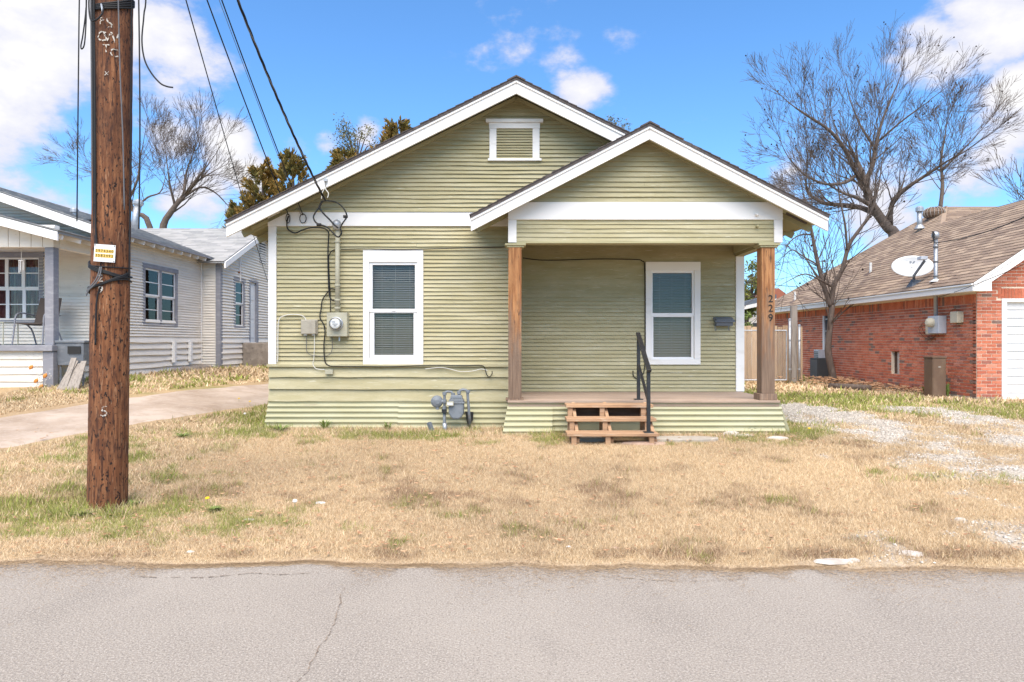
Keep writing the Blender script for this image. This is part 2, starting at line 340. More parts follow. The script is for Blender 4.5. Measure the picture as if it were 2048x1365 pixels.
DRIVE_C = [(-7.9, 4.9), (-7.3, 8.2), (-6.2, 10.9), (-5.2, 14.2), (-4.6, 18), (-4.4, 24)]
def drive_mask(x, y): return seg_dist(x, y, DRIVE_C) < 1.12
def gravel_amt(x, y):
    n = fbm(x * .9 + 3, y * .9, 31); n2 = fbm(x * 3.3, y * 3.3, 33)
    lane = seg_dist(x, y, [(5.2, 12.6), (5.45, 10), (5.35, 8), (5.45, 6.8), (5.6, 5.4)])
    lane2 = seg_dist(x, y, [(7.0, 12), (7.3, 9), (7.4, 4.7)])
    foot = np.hypot((x - 3.8) * .5, (y - 5.1) * 1.3) - .22
    v = np.maximum(np.maximum(1.15 - lane, .85 - lane2), .5 - foot)
    return np.clip((v + (n - .5) * 2.0 + (n2 - .5) * 1.5 - .12) * 1.5, 0, 1)
def ground_cols(x, y):
    n1 = fbm(x * .55, y * .55, 41); n2 = fbm(x * 2.3, y * 2.3, 45); n3 = fbm(x * 6, y * 6, 49)
    gr = np.zeros_like(x)
    def add(cx, cy, rx, ry, k):
        nonlocal gr
        gr = np.maximum(gr, k * np.exp(-(((x - cx) / rx) ** 2 + ((y - cy) / ry) ** 2)))
    add(-3.4, 5.55, 2.9, .8, .74); add(-6, 6.2, 2.0, 1.8, .66); add(0, 9.3, 6, .4, .6); add(-4.5, 7.4, 2.4, 1.6, .55); add(3.2, 8.9, 1.8, .5, .6); add(-3.8, 11.5, 1.1, 3.0, 1.2); add(-1.8, 9.3, 2.3, .55, .9); add(1.2, 9.0, 3, .45, .55)
    add(5.6, 13.6, 3.0, 2.4, 1.25); add(4.0, 10.2, .9, 1.4, 1.0); add(8.5, 11.8, 2.4, 1.4, 1.15); add(5.2, 6.9, .8, .35, .7); add(4.6, 7.0, 1.1, .45, .5); add(-7, 14.2, 4, 3, .65); add(-4.9, 8.2, 1.2, 1.6, .7); add(-1.7, 5.3, .8, .3, .5)
    far = sm((y - 16) / 6); gr = np.maximum(gr, far * .8)
    green = sm((gr * 1.0 + (n2 - .5) * 1.25 + (n3 - .5) * 1.1 - .34) * 1.5)
    brown = sm((n2 - .5) * 3 + (n3 - .5) * 2 - .05 + 1.1 * np.exp(-(((x + 1.2) / 2.3) ** 2 + ((y - 6.4) / .42) ** 2)) + .9 * np.exp(-(((x - 4.3) / .8) ** 2 + ((y - 8.6) / .7) ** 2)) - .25 + .8 * np.exp(-((y - 4.72) / .10) ** 2))
    return green, brown, n1, n2, n3
TAN = np.array([.53, .385, .225]); TAN2 = np.array([.69, .55, .365]); GRN = np.array([.25, .27, .075]); BRN = np.array([.31, .21, .13]); SOIL = np.array([.30, .21, .135]); GRV = np.array([.50, .45, .385])
def lerp(a, b, t): return a + (b - a) * t[..., None]
def build_ground():
    def axis(lo, hi, st, outs): return np.concatenate([[-v for v in outs[::-1]], np.arange(lo, hi + 1e-6, st), outs])
    xs = np.concatenate([[-900, -300, -120, -60, -35, -22, -16, -13, -11, -10], np.arange(-9.2, 9.21, .07), [10, 11, 13, 16, 22, 35, 60, 120, 300, 900]])
    ys = np.concatenate([[-40, 0, 3, 4.0], np.arange(4.2, 10.6, .05), np.arange(10.7, 24, .22), [25, 27, 30, 36, 45, 60, 90, 150, 300, 900]])
    gx, gy = np.meshgrid(xs, ys); z = gz(gx, gy); n, m = gx.shape
    v = np.stack([gx, gy, z], -1).reshape(-1, 3)
    idx = np.arange(n * m).reshape(n, m)
    f = np.stack([idx[:-1, :-1], idx[:-1, 1:], idx[1:, 1:], idx[1:, :-1]], -1).reshape(-1, 4)
    me = bpy.data.meshes.new('ground'); me.from_pydata(v.tolist(), [], f.tolist()); me.polygons.foreach_set('use_smooth', [True] * len(f))
    green, brown, n1, n2, n3 = ground_cols(gx, gy)
    c = np.broadcast_to(SOIL * 1.05, gx.shape + (3,)).copy()
    c = lerp(c, TAN * .85, sm(.35 + n1 * .8)); c = lerp(c, BRN * .9, brown * .7); c = lerp(c, GRN * .7 + SOIL * .25, green * .7)
    ga = gravel_amt(gx, gy); c = lerp(c, GRV, ga * .9)
    sandy = np.exp(-((gy - edge(gx)) / .09) ** 2); c = lerp(c, np.array([.46, .375, .285]), sandy * .8)
    a = me.attributes.new('Col', 'FLOAT_COLOR', 'POINT'); a.data.foreach_set('color', np.concatenate([c.reshape(-1, 3), np.ones((n * m, 1))], 1).astype(np.float32).ravel())
    me.materials.append(MATS['ground']); o = bpy.data.objects.new('ground', me); link(o); kind(o, 'structure')
    return o
build_ground()
def build_road():
    xs = np.concatenate([[-400, -150, -60, -30, -18, -12], np.arange(-9, 9.01, .06), [12, 18, 30, 60, 150, 400]])
    e = edge(xs) + .05
    b = MB(); n = len(xs)
    rows = [(-7 + 0 * xs, 0 * xs), (e - .35, 0 * xs), (e - .05, 0 * xs - .003), (e + .10, 0 * xs - .012)]
    for yy, zz in rows: b.v += list(zip(xs.tolist(), yy.tolist(), zz.tolist()))
    for r in range(3):
        for i in range(n - 1): b.f.append((r * n + i, r * n + i + 1, (r + 1) * n + i + 1, (r + 1) * n + i)); b.m.append(0)
    road = kind(b.build('road', 'asphalt'), 'structure')
    def crack(pts, w, gaps=.12):
        b = MB(); pp = []; dx_ = dy_ = 0
        for (p, q) in zip(pts[:-1], pts[1:]):
            for k in range(22): t = k / 22; dx_ = dx_ * .8 + R.uniform(-.006, .006); dy_ = dy_ * .8 + R.uniform(-.005, .005); pp.append((p[0] + (q[0] - p[0]) * t + dx_, p[1] + (q[1] - p[1]) * t + dy_))
        ws_ = [w * R.uniform(.15, 1) for _ in pp]
        for i, (p, q) in enumerate(zip(pp[:-1], pp[1:])):
            if R.random() < gaps: continue
            ex, ey = q[0] - p[0], q[1] - p[1]; l = math.hypot(ex, ey) + 1e-6; nx, ny = -ey / l, ex / l; wa, wb = ws_[i], ws_[i + 1]
            b.face([(p[0] - nx * wa, p[1] - ny * wa, .004), (q[0] - nx * wb, q[1] - ny * wb, .004), (q[0] + nx * wb, q[1] + ny * wb, .004), (p[0] + nx * wa, p[1] + ny * wa, .004)])
        kind(b.build('crack', 'crack_fill', road), 'stuff')
    def rp(px, py): Y = 1.5 * F / (py - 682); return (X(px, Y), Y)
    crack([rp(690, 1175), rp(672, 1240), rp(640, 1300), rp(600, 1365), rp(570, 1420)], .0035, .15)
    crack([rp(270, 1153), rp(400, 1156), rp(500, 1146), rp(560, 1150), rp(640, 1146)], .007, .35)
    crack([rp(1200, 1152), rp(1290, 1160), rp(1390, 1163), rp(1500, 1158)], .004, .3)
build_road()

def build_drive():
    pts = []
    C = [Vector(p) for p in DRIVE_C]
    for a, b_ in zip(C[:-1], C[1:]):
        n = max(2, int((b_ - a).length / .25))
        for k in range(n): pts.append(a.lerp(b_, k / n))
    pts.append(C[-1]); b = MB(); W = 7
    for i, p in enumerate(pts):
        d = (pts[min(i + 2, len(pts) - 1)] - pts[max(i - 2, 0)]).normalized(); nx = Vector((d.y, -d.x))
        for k in range(W):
            u = (k / (W - 1) * 2 - 1) * 1.1; q = p + nx * (u + .03 * math.sin(i * .9 + k)); drop = -.03 if k in (0, W - 1) else .03
            b.v.append((q.x, q.y, g(q.x, q.y) + drop))
    for i in range(len(pts) - 1):
        for k in range(W - 1): a = i * W + k; b.f.append((a, a + 1, a + W + 1, a + W)); b.m.append(0)
    kind(b.build('driveway', 'drive_concrete'), 'structure')
build_drive()

# ------------------------------------------------------------------ grass, gravel, leaves
def house_mask(x, y):
    m = (x > -3.62) & (x < 3.85) & (y > 9.98)
    m |= (x > -.12) & (x < 3.87) & (y > 9.42)
    m |= (x > 9.4) & (y > 13.8); m |= (x < -8.74) & (y > 12.85); m |= (x < -8.2) & (y > 19.2)
    m |= (x > .7) & (x < 1.98) & (y > 8.75) & (y < 9.6)
    return m
def build_grass():
    V = []; C = []
    def batch(n, x0, x1, y0, y1, h, w, seed):
        r = np.random.RandomState(seed)
        x = r.uniform(x0, x1, n); y = y0 + (y1 - y0) * r.rand(n) ** 1.25
        ok = (y > edge(x) + .02 + .09 * (r.rand(n) - .75)) & ~house_mask(x, y) & ~drive_mask(x, y) & (np.abs(x) < y * .80 + .6)
        ga = gravel_amt(x, y); ok &= r.rand(n) > ga * 1.02
        x = x[ok]; y = y[ok]; n = len(x)
        green, brown, n1, n2, n3 = ground_cols(x, y)
        isg = r.rand(n) < green * (.35 + .55 * r.rand(n))
        near_edge = sm(1 - (y - edge(x)) / .28)
        hh = h * (.45 + .9 * r.rand(n)) * (.6 + .9 * n2) * (1 - .55 * near_edge) * np.where(isg, 1.1, 1)
        hh *= 1 + .45 * brown * (r.rand(n) > .6)
        az = r.uniform(0, 2 * np.pi, n); tilt = np.where(isg, r.uniform(.1, .9, n), r.uniform(.35, 1.45, n)); tilt = np.maximum(tilt, near_edge * 1.35)
        z = gz(x, y) - .004
        dx = np.cos(az); dy = np.sin(az); ww = w * (.6 + .8 * r.rand(n)) * (1 + .25 * np.maximum(y - 8, 0))
        a2 = r.uniform(0, 2 * np.pi, n); bx = np.cos(a2) * ww; by = np.sin(a2) * ww
        tip = np.stack([x + dx * hh * np.sin(tilt), y + dy * hh * np.sin(tilt), z + hh * np.cos(tilt) + .006], -1)
        p0 = np.stack([x - bx, y - by, z], -1); p1 = np.stack([x + bx, y + by, z], -1)
        V.append(np.stack([p0, p1, tip], 1).reshape(-1, 3))
        c = lerp(np.broadcast_to(TAN, (n, 3)), TAN2, r.rand(n)); c = lerp(c, BRN * 1.1, brown * (r.rand(n) < .75)); c = np.where(isg[:, None], lerp(np.broadcast_to(GRN, (n, 3)), np.array([.33, .35, .09]), r.rand(n)), c)
        c = c * r.uniform(.72, 1.22, (n, 1)) * (.80 + .42 * n1[:, None]); C.append(np.repeat(c, 3, 0))
    batch(720000, -6, 6.2, 4.5, 9.9, .036, .0019, 1)
    batch(90000, -9, -3.4, 5.5, 15, .06, .004, 2)
    batch(70000, 3.6, 9.8, 6.5, 16, .055, .004, 3)
    batch(50000, -12, 12, 13, 26, .09, .008, 4)
    batch(2600, -3.85, -3.2, 5.62, 6.3, .085, .003, 14); batch(9000, -3.7, 3.9, 9.15, 10.0, .085, .0028, 15)
    # loose straw and thatch washed over the road edge
    r = np.random.RandomState(8); n = 42000; x = r.uniform(-5, 5, n); dd = r.exponential(.075, n); patch = sm((fbm(x * 1.6, x * 0 + 2, 61) - .38) * 4); y = edge(x) + .06 - dd * (.25 + 1.5 * patch)
    z = np.maximum(gz(x, y), 0) + .005; az = r.normal(0, .8, n) + np.pi * (r.rand(n) > .5); l = r.uniform(.008, .035, n); w = .0018
    V.append(np.stack([np.stack([x, y - w, z], -1), np.stack([x, y + w, z], -1), np.stack([x + np.cos(az) * l, y + np.sin(az) * l, z + r.uniform(0, .008, n)], -1)], 1).reshape(-1, 3))
    c = lerp(np.broadcast_to(TAN * .85, (n, 3)), BRN * 1.1, r.rand(n)); C.append(np.repeat(c * r.uniform(.7, 1.25, (n, 1)), 3, 0))
    v = np.concatenate(V); c = np.concatenate(C); n = len(v)
    me = bpy.data.meshes.new('grass'); me.vertices.add(n); me.vertices.foreach_set('co', v.astype(np.float32).ravel())
    me.loops.add(n); me.loops.foreach_set('vertex_index', np.arange(n, dtype=np.int32)); me.polygons.add(n // 3); me.polygons.foreach_set('loop_start', np.arange(0, n, 3, dtype=np.int32))
    me.update(); a = me.attributes.new('Col', 'FLOAT_COLOR', 'POINT'); a.data.foreach_set('color', np.concatenate([c, np.ones((n, 1))], 1).astype(np.float32).ravel())
    me.materials.append(MATS['grass']); o = bpy.data.objects.new('lawn_grass', me); link(o); kind(o, 'stuff')
    tag(o, 'short dry tan lawn grass with green patches', 'grass')
build_grass()
def build_gravel():
    r = np.random.RandomState(5); n = 90000
    x = r.uniform(2.4, 8.8, n); y = r.uniform(4.55, 13, n); ok = (r.rand(n) < gravel_amt(x, y) ** 1.3) & ~house_mask(x, y) & (y > edge(x)); x = x[ok][:24000]; y = y[ok][:24000]; n = len(x)
    z = gz(x, y); s = .005 + .012 * r.rand(n) ** 2
    o8 = np.array([(1, 0, 0), (0, 1, 0), (-1, 0, 0), (0, -1, 0), (0, 0, 1), (0, 0, -.6)], float)
    jit = r.uniform(.6, 1.3, (n, 6, 1)); v = o8[None] * jit * s[:, None, None]; v[..., 2] *= .7
    a = r.uniform(0, 6.28, n); ca, sa = np.cos(a)[:, None], np.sin(a)[:, None]; vx = v[..., 0] * ca - v[..., 1] * sa; vy = v[..., 0] * sa + v[..., 1] * ca
    v = np.stack([vx + x[:, None], vy + y[:, None], v[..., 2] + z[:, None] + .004], -1).reshape(-1, 3)
    f8 = np.array([(0, 1, 4), (1, 2, 4), (2, 3, 4), (3, 0, 4), (1, 0, 5), (2, 1, 5), (3, 2, 5), (0, 3, 5)]); f = (np.arange(n)[:, None, None] * 6 + f8[None]).reshape(-1, 3)
    me = bpy.data.meshes.new('gravel'); me.from_pydata(v.tolist(), [], f.tolist())
    c = np.array([.53, .485, .425]) * r.uniform(.5, 1.35, (n, 1)); c = np.repeat(np.clip(c, 0, .85), 6, 0)
    at = me.attributes.new('Col', 'FLOAT_COLOR', 'POINT'); at.data.foreach_set('color', np.concatenate([c, np.ones((len(c), 1))], 1).astype(np.float32).ravel())
    me.materials.append(MATS['gravel']); o = bpy.data.objects.new('gravel', me); link(o); kind(o, 'stuff'); tag(o, 'pale crushed limestone gravel of the drive beside the porch', 'gravel')
build_gravel()
def build_leaves():
    b = MB()
    def leaf(x, y, s, lift):
        a = R.uniform(0, 6.28); t = R.uniform(-.6, .6); z = g(x, y) + lift
        c, sn = math.cos(a), math.sin(a)
        pts = [(-1, 0, .25), (-.2, .45, 0), (1, 0, .3), (-.2, -.45, .1)]
        b.face([(x + (u * c - w * sn) * s, y + (u * sn + w * c) * s, z + (h + u * t * .3) * s) for u, w, h in pts])
    for _ in range(1500):
        y = 4.7 + 4.7 * R.random() ** 1.2; x = R.uniform(-.75, .75) * y if R.random() < .6 else R.gauss(-1.5, 1.6); leaf(x, y, R.uniform(.010, .030) * (1.7 if R.random() < .06 else 1), R.uniform(.02, .04))
    for _ in range(420):
        y = R.uniform(14.5, 20); x = 9.25 - abs(R.gauss(0, .35)); leaf(x, y, R.uniform(.04, .10), R.uniform(.02, .14))
    for _ in range(200):
        x = R.gauss(8.6, .4); y = R.gauss(18.3, .5); leaf(x, y, R.uniform(.05, .10), R.uniform(.03, .2))
    for _ in range(110):
        leaf(R.uniform(.6, 3.9), R.gauss(9.05, .18), R.uniform(.015, .035), R.uniform(.01, .04))
    o = b.build('dead_leaves', 'dead_leaf'); kind(o, 'stuff'); tag(o, 'scattered brown dead leaves on the lawn and along the brick wall', 'leaves')
build_leaves()

# ------------------------------------------------------------------ shared building pieces
def front(yp): return lambda u, d, z: (u, yp - d, z)          # a wall that faces the road
def facing_px(xp): return lambda u, d, z: (xp + d, u, z)       # a wall that faces +X
def facing_nx(xp): return lambda u, d, z: (xp - d, u, z)
def board_mesh(T, b0, b1, t0, t1, zb, zt, proud, wav=.002, nseg=10):
    b = MB(); n = max(2, int(nseg)); k = 0
    for i in range(n + 1):
        f = i / n; ub = b0 + (b1 - b0) * f; ut = t0 + (t1 - t0) * f; w = R.uniform(-wav, wav); w2 = R.uniform(-wav, wav) * .8
        b.v += [T(ub, proud + w2, zb + w), T(ut, -.004, zt + .004), T(ut, -.012, zt + .004), T(ub, -.012, zb + w + .004)]
    for i in range(n):
        a = i * 4; c = a + 4
        for j in range(4): b.f.append((a + j, c + j, c + (j + 1) % 4, a + (j + 1) % 4)); b.m.append(0)
    b.f.append((0, 1, 2, 3)); b.m.append(0); e = n * 4; b.f.append((e + 3, e + 2, e + 1, e)); b.m.append(0)
    return b
def siding(parent, T, lo, hi, z0, z1, pitch, m, holes=(), proud=.023, wav=.002, name='siding_board', seg=.5, joints=False):
    """lo(z), hi(z): ends of a course; holes: (u0,u1,z0,z1)"""
    n = max(1, round((z1 - z0) / pitch)); p = (z1 - z0) / n
    for i in range(n):
        zb = z0 + i * p; zt = zb + p; zm = (zb + zt) / 2
        spans = [(lo(zb), hi(zb), lo(zt), hi(zt))]
        for (h0, h1, hz0, hz1) in holes:
            if hz0 < zm < hz1:
                ns = []
                for (a, b_, c, d) in spans:
                    if h0 > a and h1 < b_: ns += [(a, h0, c, h0), (h1, b_, h1, d)]
                    else: ns.append((a, b_, c, d))
                spans = ns
        if joints:
            ns = []
            for (a, b_, c, d) in spans:
                if b_ - a > 2.2 and R.random() < .45:
                    j = a + (b_ - a) * R.uniform(.25, .75); ns += [(a, j - .001, c, j - .001), (j + .001, b_, j + .001, d)]
                else: ns.append((a, b_, c, d))
            spans = ns
        for (a, b_, c, d) in spans:
            if b_ - a < .02 or d - c < -.05: continue
            if d < c: c = d = (c + d) / 2
            board_mesh(T, a, b_, c, d, zb, zt, proud, wav, max(2, (b_ - a) / seg)).build(name, m, parent)
def wall_holes(b, T, u0, u1, z0, z1, holes, d0, d1):
    us = sorted({u0, u1, *[h[0] for h in holes], *[h[1] for h in holes]}); zs = sorted({z0, z1, *[h[2] for h in holes], *[h[3] for h in holes]})
    for a, c in zip(us[:-1], us[1:]):
        for e, f in zip(zs[:-1], zs[1:]):
            mu, mz = (a + c) / 2, (e + f) / 2
            if any(h[0] < mu < h[1] and h[2] < mz < h[3] for h in holes): continue
            b.hexa([T(a, d1, e), T(c, d1, e), T(c, d0, e), T(a, d0, e), T(a, d1, f), T(c, d1, f), T(c, d0, f), T(a, d0, f)])
def tb(b, T, u0, u1, d0, d1, z0, z1, mi=0):
    return b.hexa([T(u0, d1, z0), T(u1, d1, z0), T(u1, d0, z0), T(u0, d0, z0), T(u0, d1, z1), T(u1, d1, z1), T(u1, d0, z1), T(u0, d0, z1)], mi)
def window(parent, T, o, f, gu, gl, casing='white_paint', blind=True, label=None):
    """o outer casing, f frame opening, gu / gl upper and lower glass: each (u0,u1,z0,z1)"""
    w = MB()
    tb(w, T, f[0], f[1], -.05, .006, f[2], f[2] + .02)
    w = w.build('window', 'vinyl_white', parent)
    if label: w['label'] = label
    def piece(n, m, *r, bev=.003):
        b = MB()
        for q in r: tb(b, T, *q)
        return b.build(n, m, w, bevel=bev)
    piece('head_casing', casing, (o[0], o[1], 0, .034, f[3] - .002, o[3]))
    piece('side_casing', casing, (o[0], f[0], 0, .032, o[2] + .09, f[3] - .003)); piece('side_casing', casing, (f[1], o[1], 0, .032, o[2] + .09, f[3] - .003))
    piece('sill', casing, (o[0], o[1], 0, .036, o[2], o[2] + .088))
    gt = gu; a, b_, c, d = f[0], f[1], f[2] + .02, f[3]
    piece('upper_sash', 'vinyl_white', (a, gt[0], -.05, .008, gl[3] + .012, d), (gt[1], b_, -.05, .008, gl[3] + .012, d), (gt[0], gt[1], -.05, .008, gt[3], d), (gt[0], gt[1], -.05, .004, gl[3] + .012, gt[2]))
    piece('lower_sash', 'vinyl_white', (a, gl[0], -.055, -.008, c, gl[3] + .05), (gl[1], b_, -.055, -.008, c, gl[3] + .05), (gl[0], gl[1], -.055, -.006, gl[3], gl[3] + .05), (gl[0], gl[1], -.055, -.008, c, gl[2]))
    piece('lock', 'vinyl_white', ((gl[0] + gl[1]) / 2 - .03, (gl[0] + gl[1]) / 2 + .03, .004, .02, gl[3] + .03, gl[3] + .055))
    piece('pane', 'window_glass', (gt[0] - .004, gt[1] + .004, -.032, -.028, gt[2] - .004, gt[3] + .004), bev=0)
    piece('pane', 'window_glass', (gl[0] - .004, gl[1] + .004, -.048, -.044, gl[2] - .004, gl[3] + .004), bev=0)
    if blind:
        b = MB(); z = gl[2] + .01
        while z < gt[3] - .01:
            t = .006
            b.hexa([T(gt[0] - .01, -.088, z), T(gt[1] + .01, -.088, z), T(gt[1] + .01, -.108, z + .012), T(gt[0] - .01, -.108, z + .012),
                    T(gt[0] - .01, -.088, z + .0015), T(gt[1] + .01, -.088, z + .0015), T(gt[1] + .01, -.108, z + .0135), T(gt[0] - .01, -.108, z + .0135)])
            z += .027 + R.uniform(-.001, .001)
        for u in (.2, .52, .86):
            uu = gt[0] + (gt[1] - gt[0]) * u; tb(b, T, uu - .002, uu + .002, -.087, -.085, gl[2], gt[3])
        b.build('blind', 'blind', w)
    return w
def shingles(parent, org, du, dv, lo, hi, vlen, mats, expo=.14, tab=.33, thick=.008, name='shingle', single=None):
    """slope coordinates: org + u*du + v*dv (v up the slope); lo(v), hi(v) ends of a course. single(centre)->score picks the pieces of their own"""
    org = Vector(org); du = Vector(du).normalized(); dv = Vector(dv).normalized(); nn = du.cross(dv).normalized()
    if nn.z < 0: nn = -nn
    n = int(vlen / expo); todo = []
    for i in range(n + 1):
        v0 = i * expo; v1 = min(v0 + expo * 1.25, vlen + .02); a = lo(v0); b_ = hi(v0); u = a - R.uniform(0, tab)
        while u < b_:
            w = tab * R.uniform(.75, 1.25); u0 = max(a, u); u1 = min(b_, u + w - .004); u += w
            if u1 - u0 < .03: continue
            th = thick * R.uniform(.7, 1.5); mi = R.randrange(len(mats))
            def pt(uu, vv, h): return org + du * uu + dv * vv + nn * h
            l1 = max(u0, lo(v1) if v1 < vlen else u0); r1 = min(u1, hi(v1) if v1 < vlen else u1)
            if r1 < l1: l1 = r1 = (l1 + r1) / 2
            p = [pt(u0, v0, .001), pt(u1, v0, .001), pt(r1, v1, -.003), pt(l1, v1, -.003), pt(u0, v0, th + .006), pt(u1, v0, th + .006), pt(r1, v1, .002), pt(l1, v1, .002)]
            todo.append((p, mi))
    own = []
    if single:
        todo.sort(key=lambda t: -single((t[0][4] + t[0][6]) / 2)); own = todo[:295]; todo = todo[295:]
        for p, mi in own: MB().hexa(p).build(name, mats[mi], parent)
    b = MB()
    for p, mi in todo: b.hexa(p, mi)
    o = b.build('shingles' if name == 'shingle' else name, list(mats), parent); kind(o, 'stuff'); return o

# ------------------------------------------------------------------ the green house
D1, DP, D2 = 10.1, 9.6, 11.2
XL, XR = -3.596, 3.79
PXL, PXR = -.05, 3.79                          # porch
H = thing('bungalow', 'pale green wooden bungalow with white trim, gabled porch and corrugated skirting', 'house', (0, D1, g(0, 9.9)))
AX, AZ = .06, 5.235; RS = .495                 # main ridge and slope
YR = 9.65                                      # rake plane
ELX, ERX = -4.04, 4.16
PAX, PAZ, PS, PYR = 1.87, 4.47, .515, 9.28     # porch ridge
PEL, PER = -.56, 4.30
def roofz(x): return AZ - RS * abs(x - AX)
def proofz(x): return PAZ - PS * abs(x - PAX)
zF0, zF1 = Z(453, D1), Z(425, D1); zWT = Z(731, D1)
wl = dict(o=(X(727, D1), X(847, D1), Z(731, D1) + .004, Z(500, D1)), f=(X(739, D1), X(835, D1), Z(718, D1), Z(524, D1)),
          gu=(X(745, D1), X(830, D1), Z(618, D1), Z(530, D1)), gl=(X(748, D1), X(827, D1), Z(710, D1), Z(626, D1)))
wr = dict(o=(X(1291, D2), X(1400, D2), Z(729, D2), Z(524, D2)), f=(X(1302, D2), X(1388, D2), Z(719, D2), Z(541, D2)),
          gu=(X(1305, D2), X(1384, D2), Z(626, D2), Z(546, D2)), gl=(X(1307, D2), X(1383, D2), Z(714, D2), Z(634, D2)))
def hole(w, k=.03): return (w['f'][0] - k, w['f'][1] + k, w['f'][2] - k, w['f'][3] + k)
T1, TP, T2 = front(D1), front(DP), front(D2)
# front wall
b = MB(); wall_holes(b, T1, XL + .02, PXL, .3, zF1, [wl['f']], -.10, -.012)
fw = b.build('front_wall', 'green_trim', H)
ZP = zWT
siding(fw, T1, lambda z: XL + .11, lambda z: PXL + .02, zWT + .02, zF0, .0598, 'green_paint', [hole(wl)], wav=.0035, joints=True, seg=.32)
MB().box(XL - .02, PXL, D1 - .045, D1 + .01, zWT - .02, zWT + .02).build('water_table', 'green_paint', H, bevel=.004)
pz = [zWT - .022, Z(754, D1), Z(778, D1), Z(802, D1)]
for k in range(3):
    o = board_mesh(T1, XL, PXL, XL, PXL, pz[k + 1], pz[k] - .002, .030 + .006 * k, .005, 12).build('skirt_plank', 'green_paint', H)
MB().box(X(538, D1), X(554, D1), D1 - .034, D1 + .05, zWT + .021, zF0 - .001).build('corner_board', 'white_paint', H, bevel=.004)
MB().box(X(538, D1) - .005, .2, D1 - .04, D1 + .01, zF0, zF1).build('frieze_board', 'white_paint', H, bevel=.004)
MB().box(X(538, D1) - .005, .2, D1 - .055, D1 - .001, zF1 + .001, zF1 + .02).build('drip_cap', 'green_trim', H)
window(H, T1, **wl)
# main gable
b = MB(); zt = AZ - .14
b.prism([(XL, zF1), (XR + .05, zF1), (AX, zt)], lambda u, w, d: (u, D1 + d, w), .012, .1)
gw = b.build('gable_wall', 'green_trim', H)
vent = (X(986, D1), X(1072, D1), Z(320, D1), Z(250, D1))
siding(gw, T1, lambda z: AX - (zt - z) / RS, lambda z: AX + (zt - z) / RS, zF1 + .02, zt - .03, .062, 'green_paint', [vent], wav=.0045, joints=True, seg=.4)
for s in (-1, 1):   # moulding along the rake
    MB().bar((AX, D1 - .025, zt - .01), (AX + s * 3.9, D1 - .025, zt - .01 - RS * 3.9), .03, .05).build('rake_moulding', 'green_trim', gw)
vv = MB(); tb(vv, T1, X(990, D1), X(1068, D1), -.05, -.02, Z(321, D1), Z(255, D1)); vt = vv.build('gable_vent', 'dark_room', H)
def vp(n, m, *q):
    b = MB(); tb(b, T1, *q); return b.build(n, m, vt, bevel=.003)
vp('side_casing', 'white_paint', X(979, D1), X(993, D1), -.01, .035, Z(318, D1), Z(258, D1)); vp('side_casing', 'white_paint', X(1065, D1), X(1079, D1), -.01, .035, Z(318, D1), Z(258, D1))
vp('head_casing', 'white_paint', X(978, D1), X(1080, D1), -.01, .036, Z(257.8, D1), Z(247, D1)); vp('crown', 'white_paint', X(972, D1), X(1086, D1), -.01, .065, Z(246.8, D1), Z(240, D1))
vp('sill', 'white_paint', X(976, D1), X(1083, D1), -.01, .055, Z(323, D1), Z(318.2, D1))
k = 11; z0, z1 = Z(317.6, D1), Z(258.2, D1)
for i in range(k):
    a = z0 + (z1 - z0) * i / k; c = z0 + (z1 - z0) * (i + 1.05) / k
    MB().hexa([T1(X(993, D1), .022, a), T1(X(1065, D1), .022, a), T1(X(1065, D1), -.02, c), T1(X(993, D1), -.02, c), T1(X(993, D1), .026, a + .012), T1(X(1065, D1), .026, a + .012), T1(X(1065, D1), -.016, c + .012), T1(X(993, D1), -.016, c + .012)]).build('louvre', 'green_paint', vt)
# main roof
YB = 20.5
def slope_slab(b, x0, x1, zf, y0, y1, t0, t1):
    b.hexa([(x0, y0, zf(x0) - t0), (x1, y0, zf(x1) - t0), (x1, y1, zf(x1) - t0), (x0, y1, zf(x0) - t0), (x0, y0, zf(x0) - t1), (x1, y0, zf(x1) - t1), (x1, y1, zf(x1) - t1), (x0, y1, zf(x0) - t1)])
b = MB(); slope_slab(b, ELX, AX, roofz, YR - .03, YB, .05, .012); slope_slab(b, AX, ERX, roofz, YR - .03, YB, .05, .012)
roof = b.build('roof', 'shingle_dark', H)
b = MB(); slope_slab(b, ELX + .03, AX, roofz, YR + .04, YB, .085, .052); slope_slab(b, AX, ERX - .03, roofz, YR + .04, YB, .085, .052); b.build('soffit', 'soffit_green', roof)
sl = math.hypot(1, RS); L_ = (AX - ELX) * sl
shingles(roof, (ELX - .015, YR - .04, roofz(ELX) - .018), (0, 1, 0), (1, 0, RS), lambda v: 0, lambda v: YB - YR, L_, ['shingle_dark'])
shingles(roof, (ERX + .015, YR - .04, roofz(ERX) - .018), (0, 1, 0), (-1, 0, RS), lambda v: 0, lambda v: YB - YR, L_, ['shingle_dark'])
b = MB(); slope_slab(b, AX - .13, AX, roofz, YR - .045, YB, .01, -.012); slope_slab(b, AX, AX + .13, roofz, YR - .045, YB, .01, -.012); b.build('ridge_cap', 'shingle_dark', roof)
def rake(par, x0, x1, zf, y, top, bot, th, m, name='rake_board'):
    MB().hexa([(x0, y, zf(x0) - bot), (x1, y, zf(x1) - bot), (x1, y + th, zf(x1) - bot), (x0, y + th, zf(x0) - bot), (x0, y, zf(x0) - top), (x1, y, zf(x1) - top), (x1, y + th, zf(x1) - top), (x0, y + th, zf(x0) - top)]).build(name, m, par, bevel=.003)
